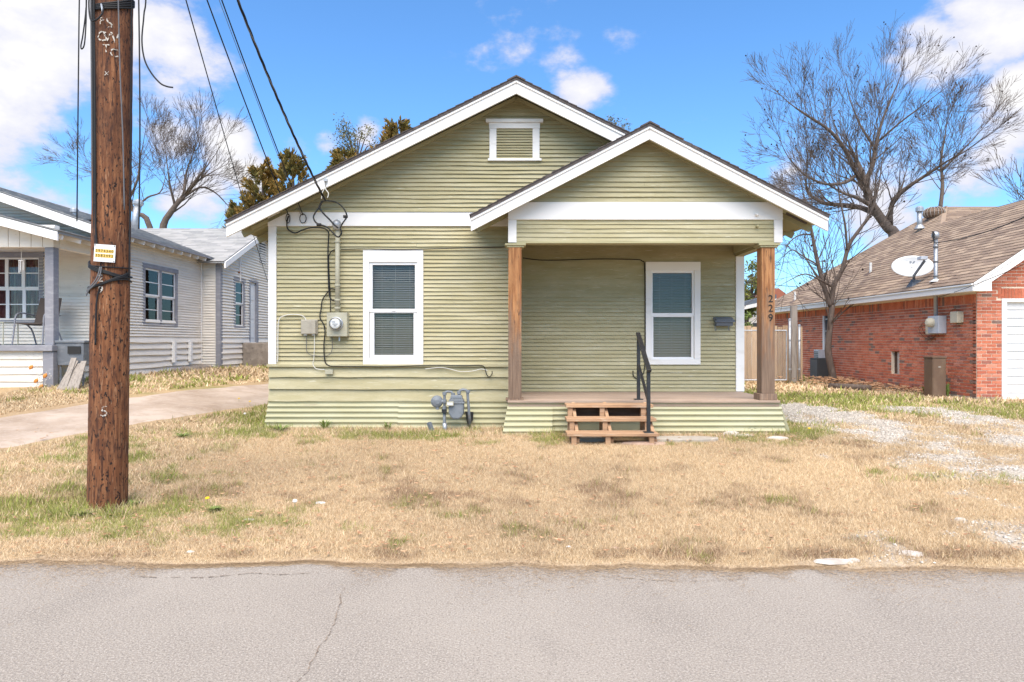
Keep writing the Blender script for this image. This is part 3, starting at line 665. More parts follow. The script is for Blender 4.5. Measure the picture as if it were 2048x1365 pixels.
for s, e in ((-1, ELX), (1, ERX)):
    x0, x1 = sorted((min(e, 3.0), AX)); x0 += .001; x1 -= .001
    rake(roof, x0, x1, roofz, YR, .052, .235, .035, 'white_paint'); rake(roof, x0, x1, roofz, YR - .02, .05, .085, .054, 'white_paint', 'rake_trim')
    rake(roof, x0 + .12 * (s < 0), x1 - .12 * (s > 0), roofz, YR + .10, .087, .20, .04, 'soffit_green', 'fly_rafter')
for i in range(16):    # rafter tails along both eaves
    y = YR + .45 + i * .61
    for s, e in ((1, ELX), (-1, ERX)):
        if s < 0 and y < 11.2: continue
        MB().bar((e + s * .06, y, roofz(e) - .13), (e + s * .62, y, roofz(e) - .13 + .56 * RS), .045, .09).build('rafter_tail', 'soffit_green', roof)
# sides and back
b = MB(); T = facing_nx(XL); tb(b, T, D1 + .012, YB - .4, -.1, -.012, .3, roofz(XL) - .09); lw = b.build('side_wall', 'green_trim', H)
siding(lw, T, lambda z: D1 + .05, lambda z: YB - .4, zWT, roofz(XL) - .12, .0598, 'green_paint', seg=3)
b = MB(); T = facing_px(XR); tb(b, T, D2 + .012, YB - .4, -.1, -.012, .3, roofz(XR) - .09); rw = b.build('side_wall', 'green_trim', H)
siding(rw, T, lambda z: D2 + .02, lambda z: YB - .4, .6, roofz(XR) - .12, .0598, 'green_paint', seg=3)
b = MB(); b.box(XL + .02, XR - .02, YB - .45, YB - .4, .3, 3.2); b.prism([(XL, 3.2), (XR, 3.2), (AX, zt)], lambda u, w, d: (u, YB - .45 + d, w), 0, .05); b.build('back_wall', 'green_trim', H)
b = MB(); b.box(XL + .1, XR - .1, D1 + .1, YB - .5, .55, .60).box(XL + .1, PXL - .1, D1 + .1, YB - .5, 3.22, 3.26).box(PXL, XR - .1, D2 + .1, YB - .5, 3.22, 3.26); b.build('interior_floor', 'dark_room', H)
# ---- porch
zB0, zB1, zB2, zB3 = Z(487, DP), Z(440, DP), Z(405, DP), PAZ - .13
zD = .67
b = MB(); wall_holes(b, T2, PXL, XR - .01, .5, 3.25, [wr['f']], -.10, -.012); pb = b.build('porch_back_wall', 'green_trim', H)
siding(pb, T2, lambda z: PXL, lambda z: XR - .12, zD + .005, 3.2, .0612, 'green_paint', [hole(wr)], wav=.002, joints=True)
window(H, T2, **wr)
b = MB(); b.box(PXL - .09, PXL - .002, D1 + .012, D2, .4, 3.3); pr = b.build('porch_return_wall', 'green_trim', H)
MB().box(XR - .125, XR + .012, D2 - .034, D2 + .06, zD + .004, 3.25).build('corner_board', 'white_paint', H, bevel=.004)
MB().box(PXL, PXR - .14, DP + .15, D2 - .02, 3.12, 3.15).build('porch_ceiling', 'soffit_green', H)
# beam
bm = MB().box(PXL + .02, PXR - .02, DP + .02, DP + .15, zB0 + .002, zB2).build('porch_beam', 'green_trim', H)
siding(bm, TP, lambda z: PXL + .10, lambda z: PXR - .10, zB0 + .03, zB1, .0655, 'green_paint', proud=.012, wav=.004)
MB().box(PXL + .1, PXR - .1, DP - .025, DP + .17, zB0, zB0 + .028).build('beam_trim', 'green_trim', bm, bevel=.003)
for a, c in ((PXL - .004, X(1033, DP)), (X(1547, DP), PXR + .004)): MB().box(a, c, DP - .032, DP + .03, zB0 + .01, zB1 - .001).build('corner_board', 'white_paint', bm, bevel=.003)
MB().box(PXL - .006, PXR + .006, DP - .036, DP + .03, zB1, zB2).build('frieze_board', 'white_paint', bm, bevel=.004)
for xx in (PXL, PXR - .14):
    sb = MB().box(xx, xx + .14, DP + .151, D2 - .02, zB0 + .012, 3.25).build('side_beam', 'soffit_green', H)
MB().box(PXR - .17, PXR - .141, DP + .2, D2 - .03, zB0 + .06, zB0 + .3).build('beam_ledger', 'green_trim', H)
b = MB().lathe([(.02, 0), (.02, .04), (.012, .06)], P(1512, 430, DP - .036), (0, -1, 0), 10); b.build('hook', 'white_paint', bm)
b = MB().lathe([(.018, 0), (.018, .05), (.010, .06)], P(1513, 453, DP - .015), (0, -1, 0), 10); b.build('hook', 'green_trim', bm)
# porch gable
b = MB(); b.prism([(PXL, zB2), (PXR, zB2), (PXR, zB2 + .001), (PAX, zB3), (PXL, zB2 + .001)], lambda u, w, d: (u, DP + d, w), .012, .1); pg = b.build('porch_gable_wall', 'green_trim', H)
siding(pg, TP, lambda z: max(PXL + .0, PAX - (zB3 - z) / PS), lambda z: min(PXR, PAX + (zB3 - z) / PS), zB2 + .005, zB3 - .03, .074, 'green_paint', wav=.003, joints=True)
for s in (-1, 1): MB().bar((PAX, DP - .02, zB3 - .01), (PAX + s * 1.98, DP - .02, zB3 - .01 - PS * 1.98), .03, .05).build('rake_moulding', 'green_trim', pg)
PYB = 11.6
b = MB(); slope_slab(b, PEL, PAX, proofz, PYR - .03, PYB, .05, .012); slope_slab(b, PAX, PER, proofz, PYR - .03, PYB, .05, .012)
proof = b.build('porch_roof', 'shingle_dark', H)
b = MB(); slope_slab(b, PEL + .03, PAX, proofz, PYR + .04, D1 - .03, .085, .052); slope_slab(b, PAX, PER - .03, proofz, PYR + .04, PYB, .085, .052); b.build('soffit', 'soffit_green', proof)
PL = (PAX - PEL) * math.hypot(1, PS)
shingles(proof, (PEL - .015, PYR - .04, proofz(PEL) - .018), (0, 1, 0), (1, 0, PS), lambda v: 0, lambda v: PYB - PYR, PL, ['shingle_dark'])
shingles(proof, (PER + .015, PYR - .04, proofz(PER) - .018), (0, 1, 0), (-1, 0, PS), lambda v: 0, lambda v: PYB - PYR, PL, ['shingle_dark'])
b = MB(); slope_slab(b, PAX - .13, PAX, proofz, PYR - .045, PYB, .01, -.012); slope_slab(b, PAX, PAX + .13, proofz, PYR - .045, PYB, .01, -.012); b.build('ridge_cap', 'shingle_dark', proof)
for s, e in ((-1, PEL), (1, PER)):
    x0, x1 = sorted((e, PAX)); x0 += .001; x1 -= .001
    rake(proof, x0, x1, proofz, PYR, .052, .225, .035, 'white_paint'); rake(proof, x0, x1, proofz, PYR - .02, .05, .085, .054, 'white_paint', 'rake_trim')
    rake(proof, x0 + .14 * (s < 0), x1 - .14 * (s > 0), proofz, PYR + .10, .087, .20, .04, 'soffit_green', 'fly_rafter')
for i in range(3):
    y = PYR + .42 + i * .6
    MB().bar((PER - .06, y, proofz(PER) - .13), (PER - .58, y, proofz(PER) - .13 + .52 * PS), .045, .09).build('rafter_tail', 'soffit_green', proof)
    if y < D1 - .1: MB().bar((PEL + .06, y, proofz(PEL) - .13), (PEL + .5, y, proofz(PEL) - .13 + .44 * PS), .045, .09).build('rafter_tail', 'soffit_green', proof)
# posts
zc0 = zB0 - .055
for px0, px1, tagm in ((1017, 1043, 'left'), (1523, 1550, 'right')):
    x0, x1 = X(px0, DP), X(px1, DP); w = x1 - x0
    cap = MB().box(x0 - .05, x1 + .06, DP - .045, DP + .2, zB0 - .03, zB0 - .001).box(x0 - .025, x1 + .035, DP - .025, DP + .19, zc0, zB0 - .031)
    pst = MB().box(x0, x1, DP + .0, DP + w, zD + .09, zc0).build('porch_post', 'post_wood', H, bevel=.006)
    if tagm == 'left':
        for q in range(3): MB().box(x0 - .003 + q * w / 3, x0 + (q + 1) * w / 3 - .003 + .003 * (q == 2), DP - .018 - .003 * (q == 1), DP - .001, zD + .024, zc0 - .002).build('facing_board', 'post_wood', pst, bevel=.003)
        MB().box(x0 - .04, x1 + .03, DP - .03, DP + w + .02, zD + .001, zD + .022).build('base_trim', 'cedar_grey', pst, bevel=.003)
    else:
        MB().box(x0 - .035, x1 + .02, DP - .03, DP + w + .03, zD + .001, zD + .09).build('base_block', 'cedar_grey', pst, bevel=.005)
        MB().box(x0 - .002, x0 + w * .34, DP - .008, DP - .0005, zD + .092, zc0 - .002).build('facing_board', 'post_wood', pst, bevel=.002)
        for i, ch in enumerate('229'):
            cx, cz = X(1541, DP), Z(598 + i * 19, DP)
            text('house_number', ch, .145, lambda u, w_, d, cx=cx, cz=cz: (cx + u, DP - .006 - d, cz + w_), 'black_print', pst)
    cap.build('post_cap', 'green_trim', pst, bevel=.003)
# deck
dk = MB().box(PXL + .02, PXR - .06, DP + .03, D2 - .02, zD - .12, zD - .035).build('porch_deck', 'dark_wood', H)
nb = 18; y = DP - .075; bw = (D2 - .015 - y) / nb
for i in range(nb):
    MB().box(PXL - .02 + R.uniform(-.01, .01), PXR - .03 + R.uniform(-.015, .015), y + i * bw + .006, y + (i + 1) * bw - .006, zD - .032, zD - R.uniform(0, .003)).build('deck_board', 'deck_wood', dk, bevel=.003)
MB().box(PXL, PXR - .04, DP - .03, DP - .002, zD - .09, zD - .034).build('deck_fascia', 'deck_wood', dk, bevel=.003)
# corrugated skirting
def corr(name, par, top, bot, xt0, xt1, xb0, xb1, ztop, zbot, pitch=.075, amp=.019, dent=0, nu=14):
    b = MB(); n = int((ztop - zbot) / pitch * 8); pw = []
    for i in range(n + 1):
        f = i / n
        for j in range(nu + 1):
            t = j / nu; x = (xt0 + (xt1 - xt0) * t) * (1 - f) + (xb0 + (xb1 - xb0) * t) * f
            yy = top + (bot - top) * f - amp * math.cos(f * (ztop - zbot) / pitch * 2 * math.pi) - dent * math.sin(t * 5 + f * 3) * f
            zz = ztop + (zbot - ztop) * f
            b.v.append((x, yy, zz))
    for i in range(n):
        for j in range(nu): a = i * (nu + 1) + j; b.f.append((a, a + 1, a + nu + 2, a + nu + 1)); b.m.append(0)
    return b.build(name, 'green_metal', par, smooth=True)
zg = g(-1.8, 9.9) - .05
corr('corrugated_skirting', H, D1 - .02, D1 - .15, XL - .0, X(800, D1), X(527, D1 - .15), X(800, D1), Z(801, D1), zg)
corr('corrugated_skirting', H, D1 - .035, D1 - .155, X(799, D1), PXL + .02, X(798, D1), PXL + .02, Z(802, D1), zg)
zg = g(2, 9.3) - .05
corr('corrugated_skirting', H, DP - .02, DP - .20, X(1016, DP), X(1106, DP), X(1003, DP - .2), X(1104, DP - .2), zD - .04, zg, dent=.01)
corr('corrugated_skirting', H, DP - .03, DP - .10, X(1104, DP), X(1150, DP), X(1104, DP - .1), X(1150, DP - .1), zD - .04, zg)
corr('corrugated_skirting', H, DP - .02, DP - .14, X(1290, DP), PXR - .02, X(1290, DP - .14), X(1573, DP - .14), zD - .04, zg, dent=.006)
MB().box(X(1150, DP), X(1292, DP), DP + .02, DP + .04, zg, zD - .20).build('skirting_panel', 'green_metal', H)
b = MB(); b.hexa([(PXR - .04, DP - .03, zg), (PXR + .10, DP - .14, zg), (PXR + .10, D2, zg), (PXR - .02, D2, zg), (PXR - .05, DP - .02, zD - .04), (PXR - .03, DP - .02, zD - .04), (PXR - .03, D2, zD - .04), (PXR - .05, D2, zD - .04)]); b.build('end_skirting', 'green_metal', H)
# dark plate on the skirting, painting the shade inside a hole
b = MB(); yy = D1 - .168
b.prism([(X(930, yy), Z(823, yy)), (X(947, yy), Z(824, yy)), (X(946, yy), Z(840, yy)), (X(937, yy), Z(857, yy)), (X(934, yy), Z(845, yy))], lambda u, w, d: (u, yy + d, w), 0, .02); b.build('hole_shade_plate', 'dark_room', H)
# outlet box below the water table
b = MB(); tb(b, T1, X(653, D1), X(668, D1), .03, .075, Z(748, D1), Z(739, D1)); b.build('outlet_box', 'box_beige', H, bevel=.004)

# ---- steps and handrail
ST = thing('porch_steps', 'open wooden steps of three planks up to the green porch', 'steps', (1.35, 9.0, g(1.35, 9.0)))
tr = [(8.62, .335), (8.90, .49), (9.18, .645)]
ends = [(1134, 1318), (1133, 1313), (1132, 1307)]
for (y, z), (a, c) in zip(tr, ends):
    MB().box(X(a, y), X(c, y), y, y + .285, z - .042, z).build('tread', 'step_wood', ST, bevel=.006)
for x in (X(1146, 8.8), X(1213, 8.8), X(1296, 8.9)):
    for (y, z) in tr:
        MB().box(x - .032, x + .032, y + .03, y + .115, g(x, y) - .03, z - .044).build('riser_post', 'step_wood', ST, bevel=.003)
    MB().bar((x + .055, 8.72, g(x, 8.7)), (x + .055, 9.44, .60), .04, .14).build('stringer', 'step_wood', ST)
MB().box(X(1150, 9.4), X(1292, 9.4), 9.455, 9.48, .42, .63).build('back_board', 'dark_wood', ST)
RL = thing('handrail', 'black square-tube metal handrail beside the wooden porch steps', 'handrail', (1.76, 9.1, .335))
xb, xf = 1.79, 1.735; yb, yf = 9.66, 8.68
MB().bar((xb, yb, zD + .003), (xb, yb, 1.56), .045, .045, (0, 1, 0)).build('rail_post', 'black_metal', RL, bevel=.004)
MB().bar((xf, yf, .339), (xf, yf, 1.13), .045, .045, (0, 1, 0)).build('rail_post', 'black_metal', RL, bevel=.004)
d = Vector((xf - xb, yf - yb, 1.15 - 1.585)); d.normalize()
MB().bar(Vector((xb, yb, 1.585)) - d * .06, Vector((xf, yf, 1.15)) + d * .07, .06, .035).build('top_rail', 'black_metal', RL, bevel=.005)
MB().bar((xb, yb, 1.17), (xf, yf, .73), .035, .035).build('lower_rail', 'black_metal', RL, bevel=.003)
for (x, y, z) in ((xb, yb, zD), (xf, yf, .335)):
    MB().box(x - .06, x + .06, y - .06, y + .06, z + .001, z + .012).build('base_plate', 'black_metal', RL, bevel=.004)

# ---- things fixed to the green house
ME = thing('electric_meter', 'beige electric meter box with round glass meter and tall mast pipe', 'electric meter', P(679, 673, D1 - .02))
b = MB(); tb(b, T1, X(659, D1), X(699, D1), .018, .15, Z(673, D1), Z(626, D1)); b.build('meter_box', 'box_beige', ME, bevel=.006)
c0 = Vector(P(678, 648, D1)) + Vector((0, -.15, 0))
MB().lathe([(.10, 0), (.10, .025), (.088, .03)], c0, (0, -1, 0), 28).build('meter_ring', 'galvanised', ME, smooth=False)
MB().lathe([(.078, .02), (.078, .06), (.07, .075)], c0, (0, -1, 0), 28).build('dial_plate', 'plate_white', ME)
MB().lathe([(.086, .02), (.086, .09), (.075, .115), (.04, .125)], c0, (0, -1, 0), 28).build('glass_dome', 'meter_glass', ME, smooth=True)
for i, (u, w, l) in enumerate(((-.02, .025, .05), (.0, -.006, .075), (0, -.03, .04))):
    p = c0 + Vector((u, -.077, w)); MB().box(p.x - l / 2, p.x + l / 2, p.y - .001, p.y, p.z - .006, p.z + .006).build('dial_print', 'logo_grey', ME)
mx_ = X(678, D1); ym = D1 - .085
MB().tube([(mx_, ym, Z(626, D1)), (mx_, ym, Z(455, D1))], .034, 14).build('mast_pipe', 'box_beige', ME, smooth=True)
for py in (487, 573, 602, 618): MB().lathe([(.045, 0), (.045, .025)], (mx_, ym, Z(py, D1)), (0, 0, 1), 14).build('pipe_strap', 'box_beige', ME)
MB().lathe([(.036, 0), (.062, .03), (.066, .09), (.05, .13), (.015, .15)], (mx_, ym - .01, Z(462, D1)), (0, -.35, 1), 14).build('weatherhead', 'galvanised', ME, smooth=True)
MB().tube([(X(682, D1), D1 - .09, Z(672, D1)), (X(682, D1), D1 - .09, Z(682, D1))], .012, 8).build('seal_tag', 'galvanised', ME)
JB = thing('junction_box', 'small tan telephone junction box on the siding beside the meter', 'junction box', P(620, 668, D1 - .02))
b = MB(); tb(b, T1, X(606, D1), X(635, D1), .018, .10, Z(668, D1), Z(641, D1)); b.build('box_cover', 'box_tan', JB, bevel=.008)
b = MB(); tb(b, T1, X(604, D1), X(637, D1), .016, .05, Z(669, D1), Z(639, D1)); b.build('box_back', 'box_tan', JB, bevel=.004)
for px in (613, 629):
    b = MB(); tb(b, T1, X(px - 3, D1), X(px + 3, D1), .03, .06, Z(671, D1), Z(668, D1)); b.build('gland', 'plate_white', JB)
MBX = thing('mailbox', 'grey metal wall mailbox beside the porch window', 'mailbox', P(1444, 660, D2 - .02))
b = MB(); b.prism([(0, 0), (.11, .0), (.13, .10), (.0, .15)], lambda u, w, d: (X(1428, D2) + d, D2 - .018 - u, Z(652, D2) + w), 0, X(1461, D2) - X(1428, D2)); b.build('box_body', 'mailbox_grey', MBX, bevel=.004)
b = MB(); b.hexa([(X(1425, D2), D2 - .165, Z(645, D2)), (X(1464, D2), D2 - .165, Z(645, D2)), (X(1464, D2), D2 - .016, Z(640, D2) + .02), (X(1425, D2), D2 - .016, Z(640, D2) + .02), (X(1425, D2), D2 - .165, Z(643.5, D2)), (X(1464, D2), D2 - .165, Z(643.5, D2)), (X(1464, D2), D2 - .016, Z(637, D2) + .02), (X(1425, D2), D2 - .016, Z(637, D2) + .02)]); b.build('lid', 'mailbox_grey', MBX, bevel=.003)
for px in (1430, 1457): MB().tube([P(px, 652, D2 - .12), P(px, 660, D2 - .13), P(px + 2, 661, D2 - .16), P(px + 3, 657, D2 - .17)], .006, 6).build('paper_hook', 'mailbox_grey', MBX)
GM = thing('gas_meter', 'grey gas meter with pipes and regulator at the foot of the green wall', 'gas meter', (X(905, 9.75), 9.75, g(X(905, 9.75), 9.75)))
yg = 9.74; q = lambda px, py, dy=0: Vector(P(px, py, yg)) + Vector((0, dy, 0))
MB().tube([q(890, 866), q(889, 848), q(889, 826)], .022, 10).build('riser_pipe', 'meter_grey', GM, smooth=True)
MB().tube([q(890, 866), q(889.5, 846)], .033, 10).build('pipe_sleeve', 'galvanised', GM, smooth=True)
MB().tube([q(889, 826), q(889, 790), q(890, 785), q(895, 783), q(903, 784), q(906, 788), q(906, 797)], .019, 10).build('inlet_pipe', 'meter_grey', GM, smooth=True)
for px, py in ((889, 790), (889, 818), (889, 805), (906, 792), (918, 788), (936, 786)): MB().lathe([(.03, 0), (.03, .045)], q(px, py), (0, 0, 1), 8).build('pipe_coupling', 'meter_grey', GM)
MB().tube([q(918, 797), q(918, 786), q(920, 781), q(926, 779), q(932, 780), q(935, 785), q(938, 825), q(940, 858, .08)], .02, 10).build('outlet_pipe', 'meter_grey', GM, smooth=True)
MB().box(X(884, yg), X(894, yg), yg - .05, yg - .01, Z(825, yg), Z(818, yg)).build('valve', 'black_metal', GM)
b = MB(); b.lathe([(.03, -.05), (.075, -.045), (.08, -.012), (.088, -.01), (.088, .01), (.08, .012), (.07, .035), (.03, .05)], q(874, 803), (.25, -1, 0), 20); b.build('regulator', 'meter_grey', GM, smooth=False)
MB().tube([q(880, 803), q(889, 803)], .028, 10).build('regulator_pipe', 'meter_grey', GM, smooth=True); MB().lathe([(.022, 0), (.025, .05)], q(875, 812), (0, 0, -1), 10).build('regulator_vent', 'meter_grey', GM)
prof = [(x, z) for x, z in ((-.105, .15), (.105, .15), (.108, .02), (.105, -.06), (.07, -.125), (.03, -.14), (-.03, -.14), (-.07, -.125), (-.105, -.06), (-.108, .02))]
cm = q(913, 818); b = MB(); b.prism(prof, lambda u, w, d: (cm.x + u, cm.y + d, cm.z + w), -.08, .09); b.build('meter_body', 'meter_grey', GM, bevel=.025)
b = MB(); b.box(cm.x - .118, cm.x + .118, cm.y - .092, cm.y + .1, cm.z + .085, cm.z + .103); b.build('flange', 'meter_grey', GM, bevel=.004)
b = MB(); b.prism([(-.09, 0), (.09, 0), (.075, .05), (-.075, .05)], lambda u, w, d: (cm.x + u, cm.y + d, cm.z + .15 + w), -.06, .07); b.build('meter_top', 'meter_grey', GM, bevel=.012)
for k in range(6): MB().box(cm.x - .085 + k * .031, cm.x - .07 + k * .031, cm.y - .09, cm.y - .078, cm.z + .105, cm.z + .165).build('rib', 'meter_grey', GM)
b = MB(); b.box(cm.x - .13, cm.x - .03, cm.y - .135, cm.y - .085, cm.z + .055, cm.z + .115); idx_ = b.build('index_box', 'box_beige', GM, bevel=.006)
MB().box(cm.x - .118, cm.x - .042, cm.y - .137, cm.y - .1351, cm.z + .068, cm.z + .103).build('index_window', 'dish_white', idx_)
b = MB(); b.bar(P(864, 862, 9.66), P(858, 845, 9.7), .05, .05); tag(b.build('metal_stub', 'mailbox_grey'), 'dark metal stub leaning out of the ground beside the gas meter', 'stub')

def cable(name, m, pts, r, label=None, cat='cable', parent=None, sub=6, group=None, n=6):
    pts = [Vector(p) for p in pts]; out = []
    for i in range(len(pts) - 1):
        p0 = pts[max(i - 1, 0)]; p1 = pts[i]; p2 = pts[i + 1]; p3 = pts[min(i + 2, len(pts) - 1)]
        for k in range(sub):
            t = k / sub; out.append(.5 * ((2 * p1) + (p2 - p0) * t + (2 * p0 - 5 * p1 + 4 * p2 - p3) * t * t + (3 * p1 - p0 - 3 * p2 + p3) * t ** 3))
    out.append(pts[-1]); o = MB().tube(out, r, n).build(name, m, parent, smooth=True)
    if label: tag(o, label, cat, group)
    return o
def wpts(Y, *pp): return [P(a, b_, Y) for a, b_ in pp]
yw = D1 - .045; yF = D1 - .065
cable('cable', 'black_rubber', wpts(yF, (577, 432), (574, 445), (576, 458), (590, 466), (605, 460), (625, 455), (648, 457), (657, 465), (657, 480), (656, 510), (657, 560), (659, 590), (664, 600), (672, 602)), .010, 'black cable looping from the frieze board down the siding beside the mast')
cable('cable', 'black_rubber', wpts(yw, (673, 499), (664, 502), (658, 512), (658, 530), (659, 560), (661, 600), (661, 625)), .007, 'thin black cable from the mast top down behind the meter box')
cable('cable', 'black_rubber', wpts(yw, (673, 580), (662, 578), (655, 585), (645, 600), (642, 620), (640, 630), (641, 638), (648, 650), (650, 665), (648, 690), (649, 715), (652, 727), (660, 732)), .009, 'black cable with loose bends running down between junction box and meter')
cable('cable', 'black_rubber', wpts(D1 - .06, (660, 732.5), (727, 733), (790, 733), (850, 731), (930, 731), (963, 731), (970, 738), (973, 748), (978, 754), (984, 748), (984, 742)), .007, 'black cable running along the water table ledge to the porch corner')
cable('cable', 'white_cable', wpts(yw, (613, 641), (606, 632), (590, 629), (570, 631), (558, 640), (556, 670), (556, 705), (555, 725)), .007, 'white cable arching from the junction box to the white corner board')
cable('cable', 'white_cable', wpts(yw, (629, 671), (629, 690), (628, 715), (626, 728), (632, 737), (650, 740)), .006, 'white cable hanging straight down from the junction box')
cable('cable', 'grey_cable', wpts(yw, (613, 671), (613, 690), (614, 703), (622, 710), (640, 712), (655, 711), (664, 700), (664, 672)), .005, 'thin dark cable looping under junction box and meter')
cable('cable', 'white_cable', wpts(D1 - .06, (850, 738), (880, 735), (900, 738), (920, 743), (945, 742), (963, 738), (975, 741)), .006, 'white cable sagging across the top skirt plank near the gas meter')
cable('cable', 'black_rubber', wpts(yw, (682, 499), (727, 498), (800, 499), (860, 498), (930, 496), (1012, 494)), .007, 'thin black cable running level above the left front window to the porch')
cable('cable', 'black_rubber', wpts(D2 - .03, (1046, 516), (1080, 520), (1130, 520), (1200, 518), (1270, 519), (1284, 522), (1289, 532), (1290, 600), (1290, 690), (1289, 735), (1284, 752), (1276, 758), (1267, 752), (1266, 741)), .008, 'black cable along the top of the porch wall and down the window casing')

# service drop clevis and splices on the gable
yk = YR - .02
SP = thing('service_clevis', 'white insulator clevis hanging from the white rake board', 'insulator', P(651, 360, yk))
MB().box(X(648, yk), X(655, yk), yk - .02, yk + .02, Z(363, yk), Z(358, yk)).build('bracket', 'galvanised', SP)
cable('loop', 'white_cable', wpts(yk, (652, 363), (650, 375), (645, 385), (643, 398)), .007, parent=SP); cable('loop', 'white_cable', wpts(yk, (652, 363), (651, 377), (657, 387), (655, 396)), .007, parent=SP)
cable('splice_cable', 'black_rubber', wpts(yk + .1, (645, 402), (640, 412), (631, 425), (627, 435), (632, 445), (640, 449), (655, 455), (668, 468), (677, 474), (683, 466), (681, 458)), .011, 'thick black service cable drooping in a loop to the weatherhead')
cable('splice_cable', 'black_rubber', wpts(yk + .1, (645, 402), (668, 403), (684, 413), (693, 428), (692, 437), (685, 447), (680, 457)), .011, 'thick black service cable arching right to the weatherhead')
cable('splice_cable', 'black_rubber', wpts(yk + .1, (645, 402), (639, 415), (648, 428), (660, 440), (668, 449), (676, 456)), .013, 'thick black service cable dropping straight down to the weatherhead')
for px, py, dx, lab in ((638, 448, 1, 'black cable splice left of the weatherhead'), (691, 434, -.6, 'black cable splice right of the weatherhead')):
    p = Vector(P(px, py, yk + .1)); tag(MB().tube([p - Vector((.03, 0, .01 * dx)), p + Vector((.03, 0, -.01 * dx))], .022, 8).build('splice', 'black_rubber'), lab, 'splice')
for px, lab in ((576, 'small coil of black cable on the frieze near the corner board'), (606, 'larger coil of black cable on the frieze beside the mast')):
    r = 5 if px == 576 else 8; cable('cable_coil', 'black_rubber', wpts(yF, *[(px + r * .8 * math.cos(t * .6), 437 + 9 * math.sin(t * .6)) for t in range(13)]), .006, lab, 'coil')

# ------------------------------------------------------------------ utility pole
PY = 5.94; pbx = X(215.5, PY)
def pole_c(z): return Vector((pbx + .0135 * (z - .05), PY, z))
def pole_r(z): return .156 - .0028 * z
gp = g(pbx, PY)
UP = thing('utility_pole', 'brown weathered wooden utility pole at the edge of the lawn', 'utility pole', (pbx, PY, gp))
b = MB(); n = 40; zs = [gp - .3] + [gp + i * .06 for i in range(150)]
for z in zs:
    c = pole_c(z); r = pole_r(z)
    for j in range(n):
        a = 2 * math.pi * j / n; k = 1 + .016 * math.sin(a * 9 + math.sin(z * 1.3) * 1.2) + .012 * math.sin(a * 17 + z * .8) + R.uniform(-.009, .009)
        b.v.append((c.x + math.cos(a) * r * k, c.y + math.sin(a) * r * k, z))
for i in range(len(zs) - 1):
    for j in range(n): a = i * n + j; c = i * n + (j + 1) % n; b.f.append((a, c, c + n, a + n)); b.m.append(0)
b.f.append(tuple((len(zs) - 1) * n + j for j in range(n))); b.m.append(0)
b.build('shaft', 'pole_wood', UP, smooth=True)
def onpole(cx, cz, off=.006):
    def fn(u, w, d):
        z = cz + w; c = pole_c(z); r = pole_r(z) * 1.02 + off; a = (cx + u) / r
        return (c.x + r * math.sin(a), c.y - r * math.cos(a) - d, z)
    return fn
def pz_(py): return Z(py, PY - .155)
def pu(px, py): return X(px, PY - .155) - pole_c(pz_(py)).x
for s, px, py, sz in (('P', 203, 42, .085), ('S', 218, 46, .125), ('C', 203, 73, .125), ('W', 221, 74, .125), ('T', 212, 97, .10), ('C', 226, 104, .10), ('2', 202, 557, .09), ('9', 202, 580, .09), ('5', 208, 824, .13), ('X', 213, 147, .05)):
    text('painted_letter', s, sz, onpole(pu(px, py), pz_(py)), 'pole_paint', UP)
# number plate
pc = (pu(211.5, 507), pz_(507)); pf = onpole(*pc, off=.012); c = Vector(pf(0, 0, 0)); tilt = rad(-3); az_ = pc[0] / .16
ux = Vector((math.cos(az_ * .6), math.sin(az_ * .6), 0)); uz = Vector((0, 0, 1)); nn = Vector((math.sin(az_ * .6), -math.cos(az_ * .6), 0))
ct, st_ = math.cos(tilt), math.sin(tilt)
def plate(u, w, d): return c + ux * (u * ct - w * st_) + uz * (u * st_ + w * ct) + nn * d
pw_, ph = .083, .073
b = MB(); b.prism([(-pw_, -ph), (pw_, -ph), (pw_, ph), (-pw_, ph)], plate, .012, .014); pl = b.build('number_plate', 'plate_white', UP)
for row, s in ((.018, '3974340'), (-.022, '3583492')):
    for i, ch in enumerate(s):
        u = -.068 + i * .0205 + .005; b = MB(); b.prism([(u - .0095, row - .015), (u + .0095, row - .015), (u + .0095, row + .015), (u - .0095, row + .015)], plate, .0145, .0155)
        b.build('digit_tile', 'yellow_tile', pl); text('digit', ch, .031, lambda a, w, d, u=u, row=row: plate(u + a, row + w, .0165 + d * .3), 'black_print', pl)
for u, w in ((-.075, .065), (.075, .065), (.075, -.065)): MB().lathe([(.004, .014), (.004, .017)], plate(u, w, 0), nn, 8).build('nail', 'black_metal', pl)
# wires bound round the shaft
def ring(pts, r=.009, m='black_rubber', name='tie_wire'):
    out = []
    for (ang, z) in pts:
        c = pole_c(z); q = pole_r(z) * 1.03 + r; a = rad(ang); out.append((c.x + q * math.sin(a), c.y - q * math.cos(a), z))
    return cable(name, m, out, r, parent=UP)
zz = pz_
ring([(-80, zz(525)), (-55, zz(528)), (-30, zz(531)), (0, zz(533)), (30, zz(534)), (60, zz(534)), (90, zz(533)), (130, zz(530))], .006)
for k in range(3): ring([(-85, zz(518 + k * 4)), (-65, zz(522 + k * 4)), (-40, zz(529 + k * 3)), (-10, zz(536 + k * 3)), (20, zz(543 + k * 2)), (50, zz(549 + k * 2)), (80, zz(551 + k)), (110, zz(550)), (150, zz(548))], .008)
for k in range(2): ring([(90, zz(541 + k * 3)), (65, zz(549 + k * 3)), (40, zz(556 + k * 2)), (10, zz(566 + k * 2)), (-20, zz(572 + k * 2)), (-50, zz(574 + k * 3)), (-80, zz(580 + k * 4)), (-110, zz(590))], .009)
ring([(105, zz(560)), (80, zz(557)), (55, zz(558)), (30, zz(562)), (5, zz(569))], .008)
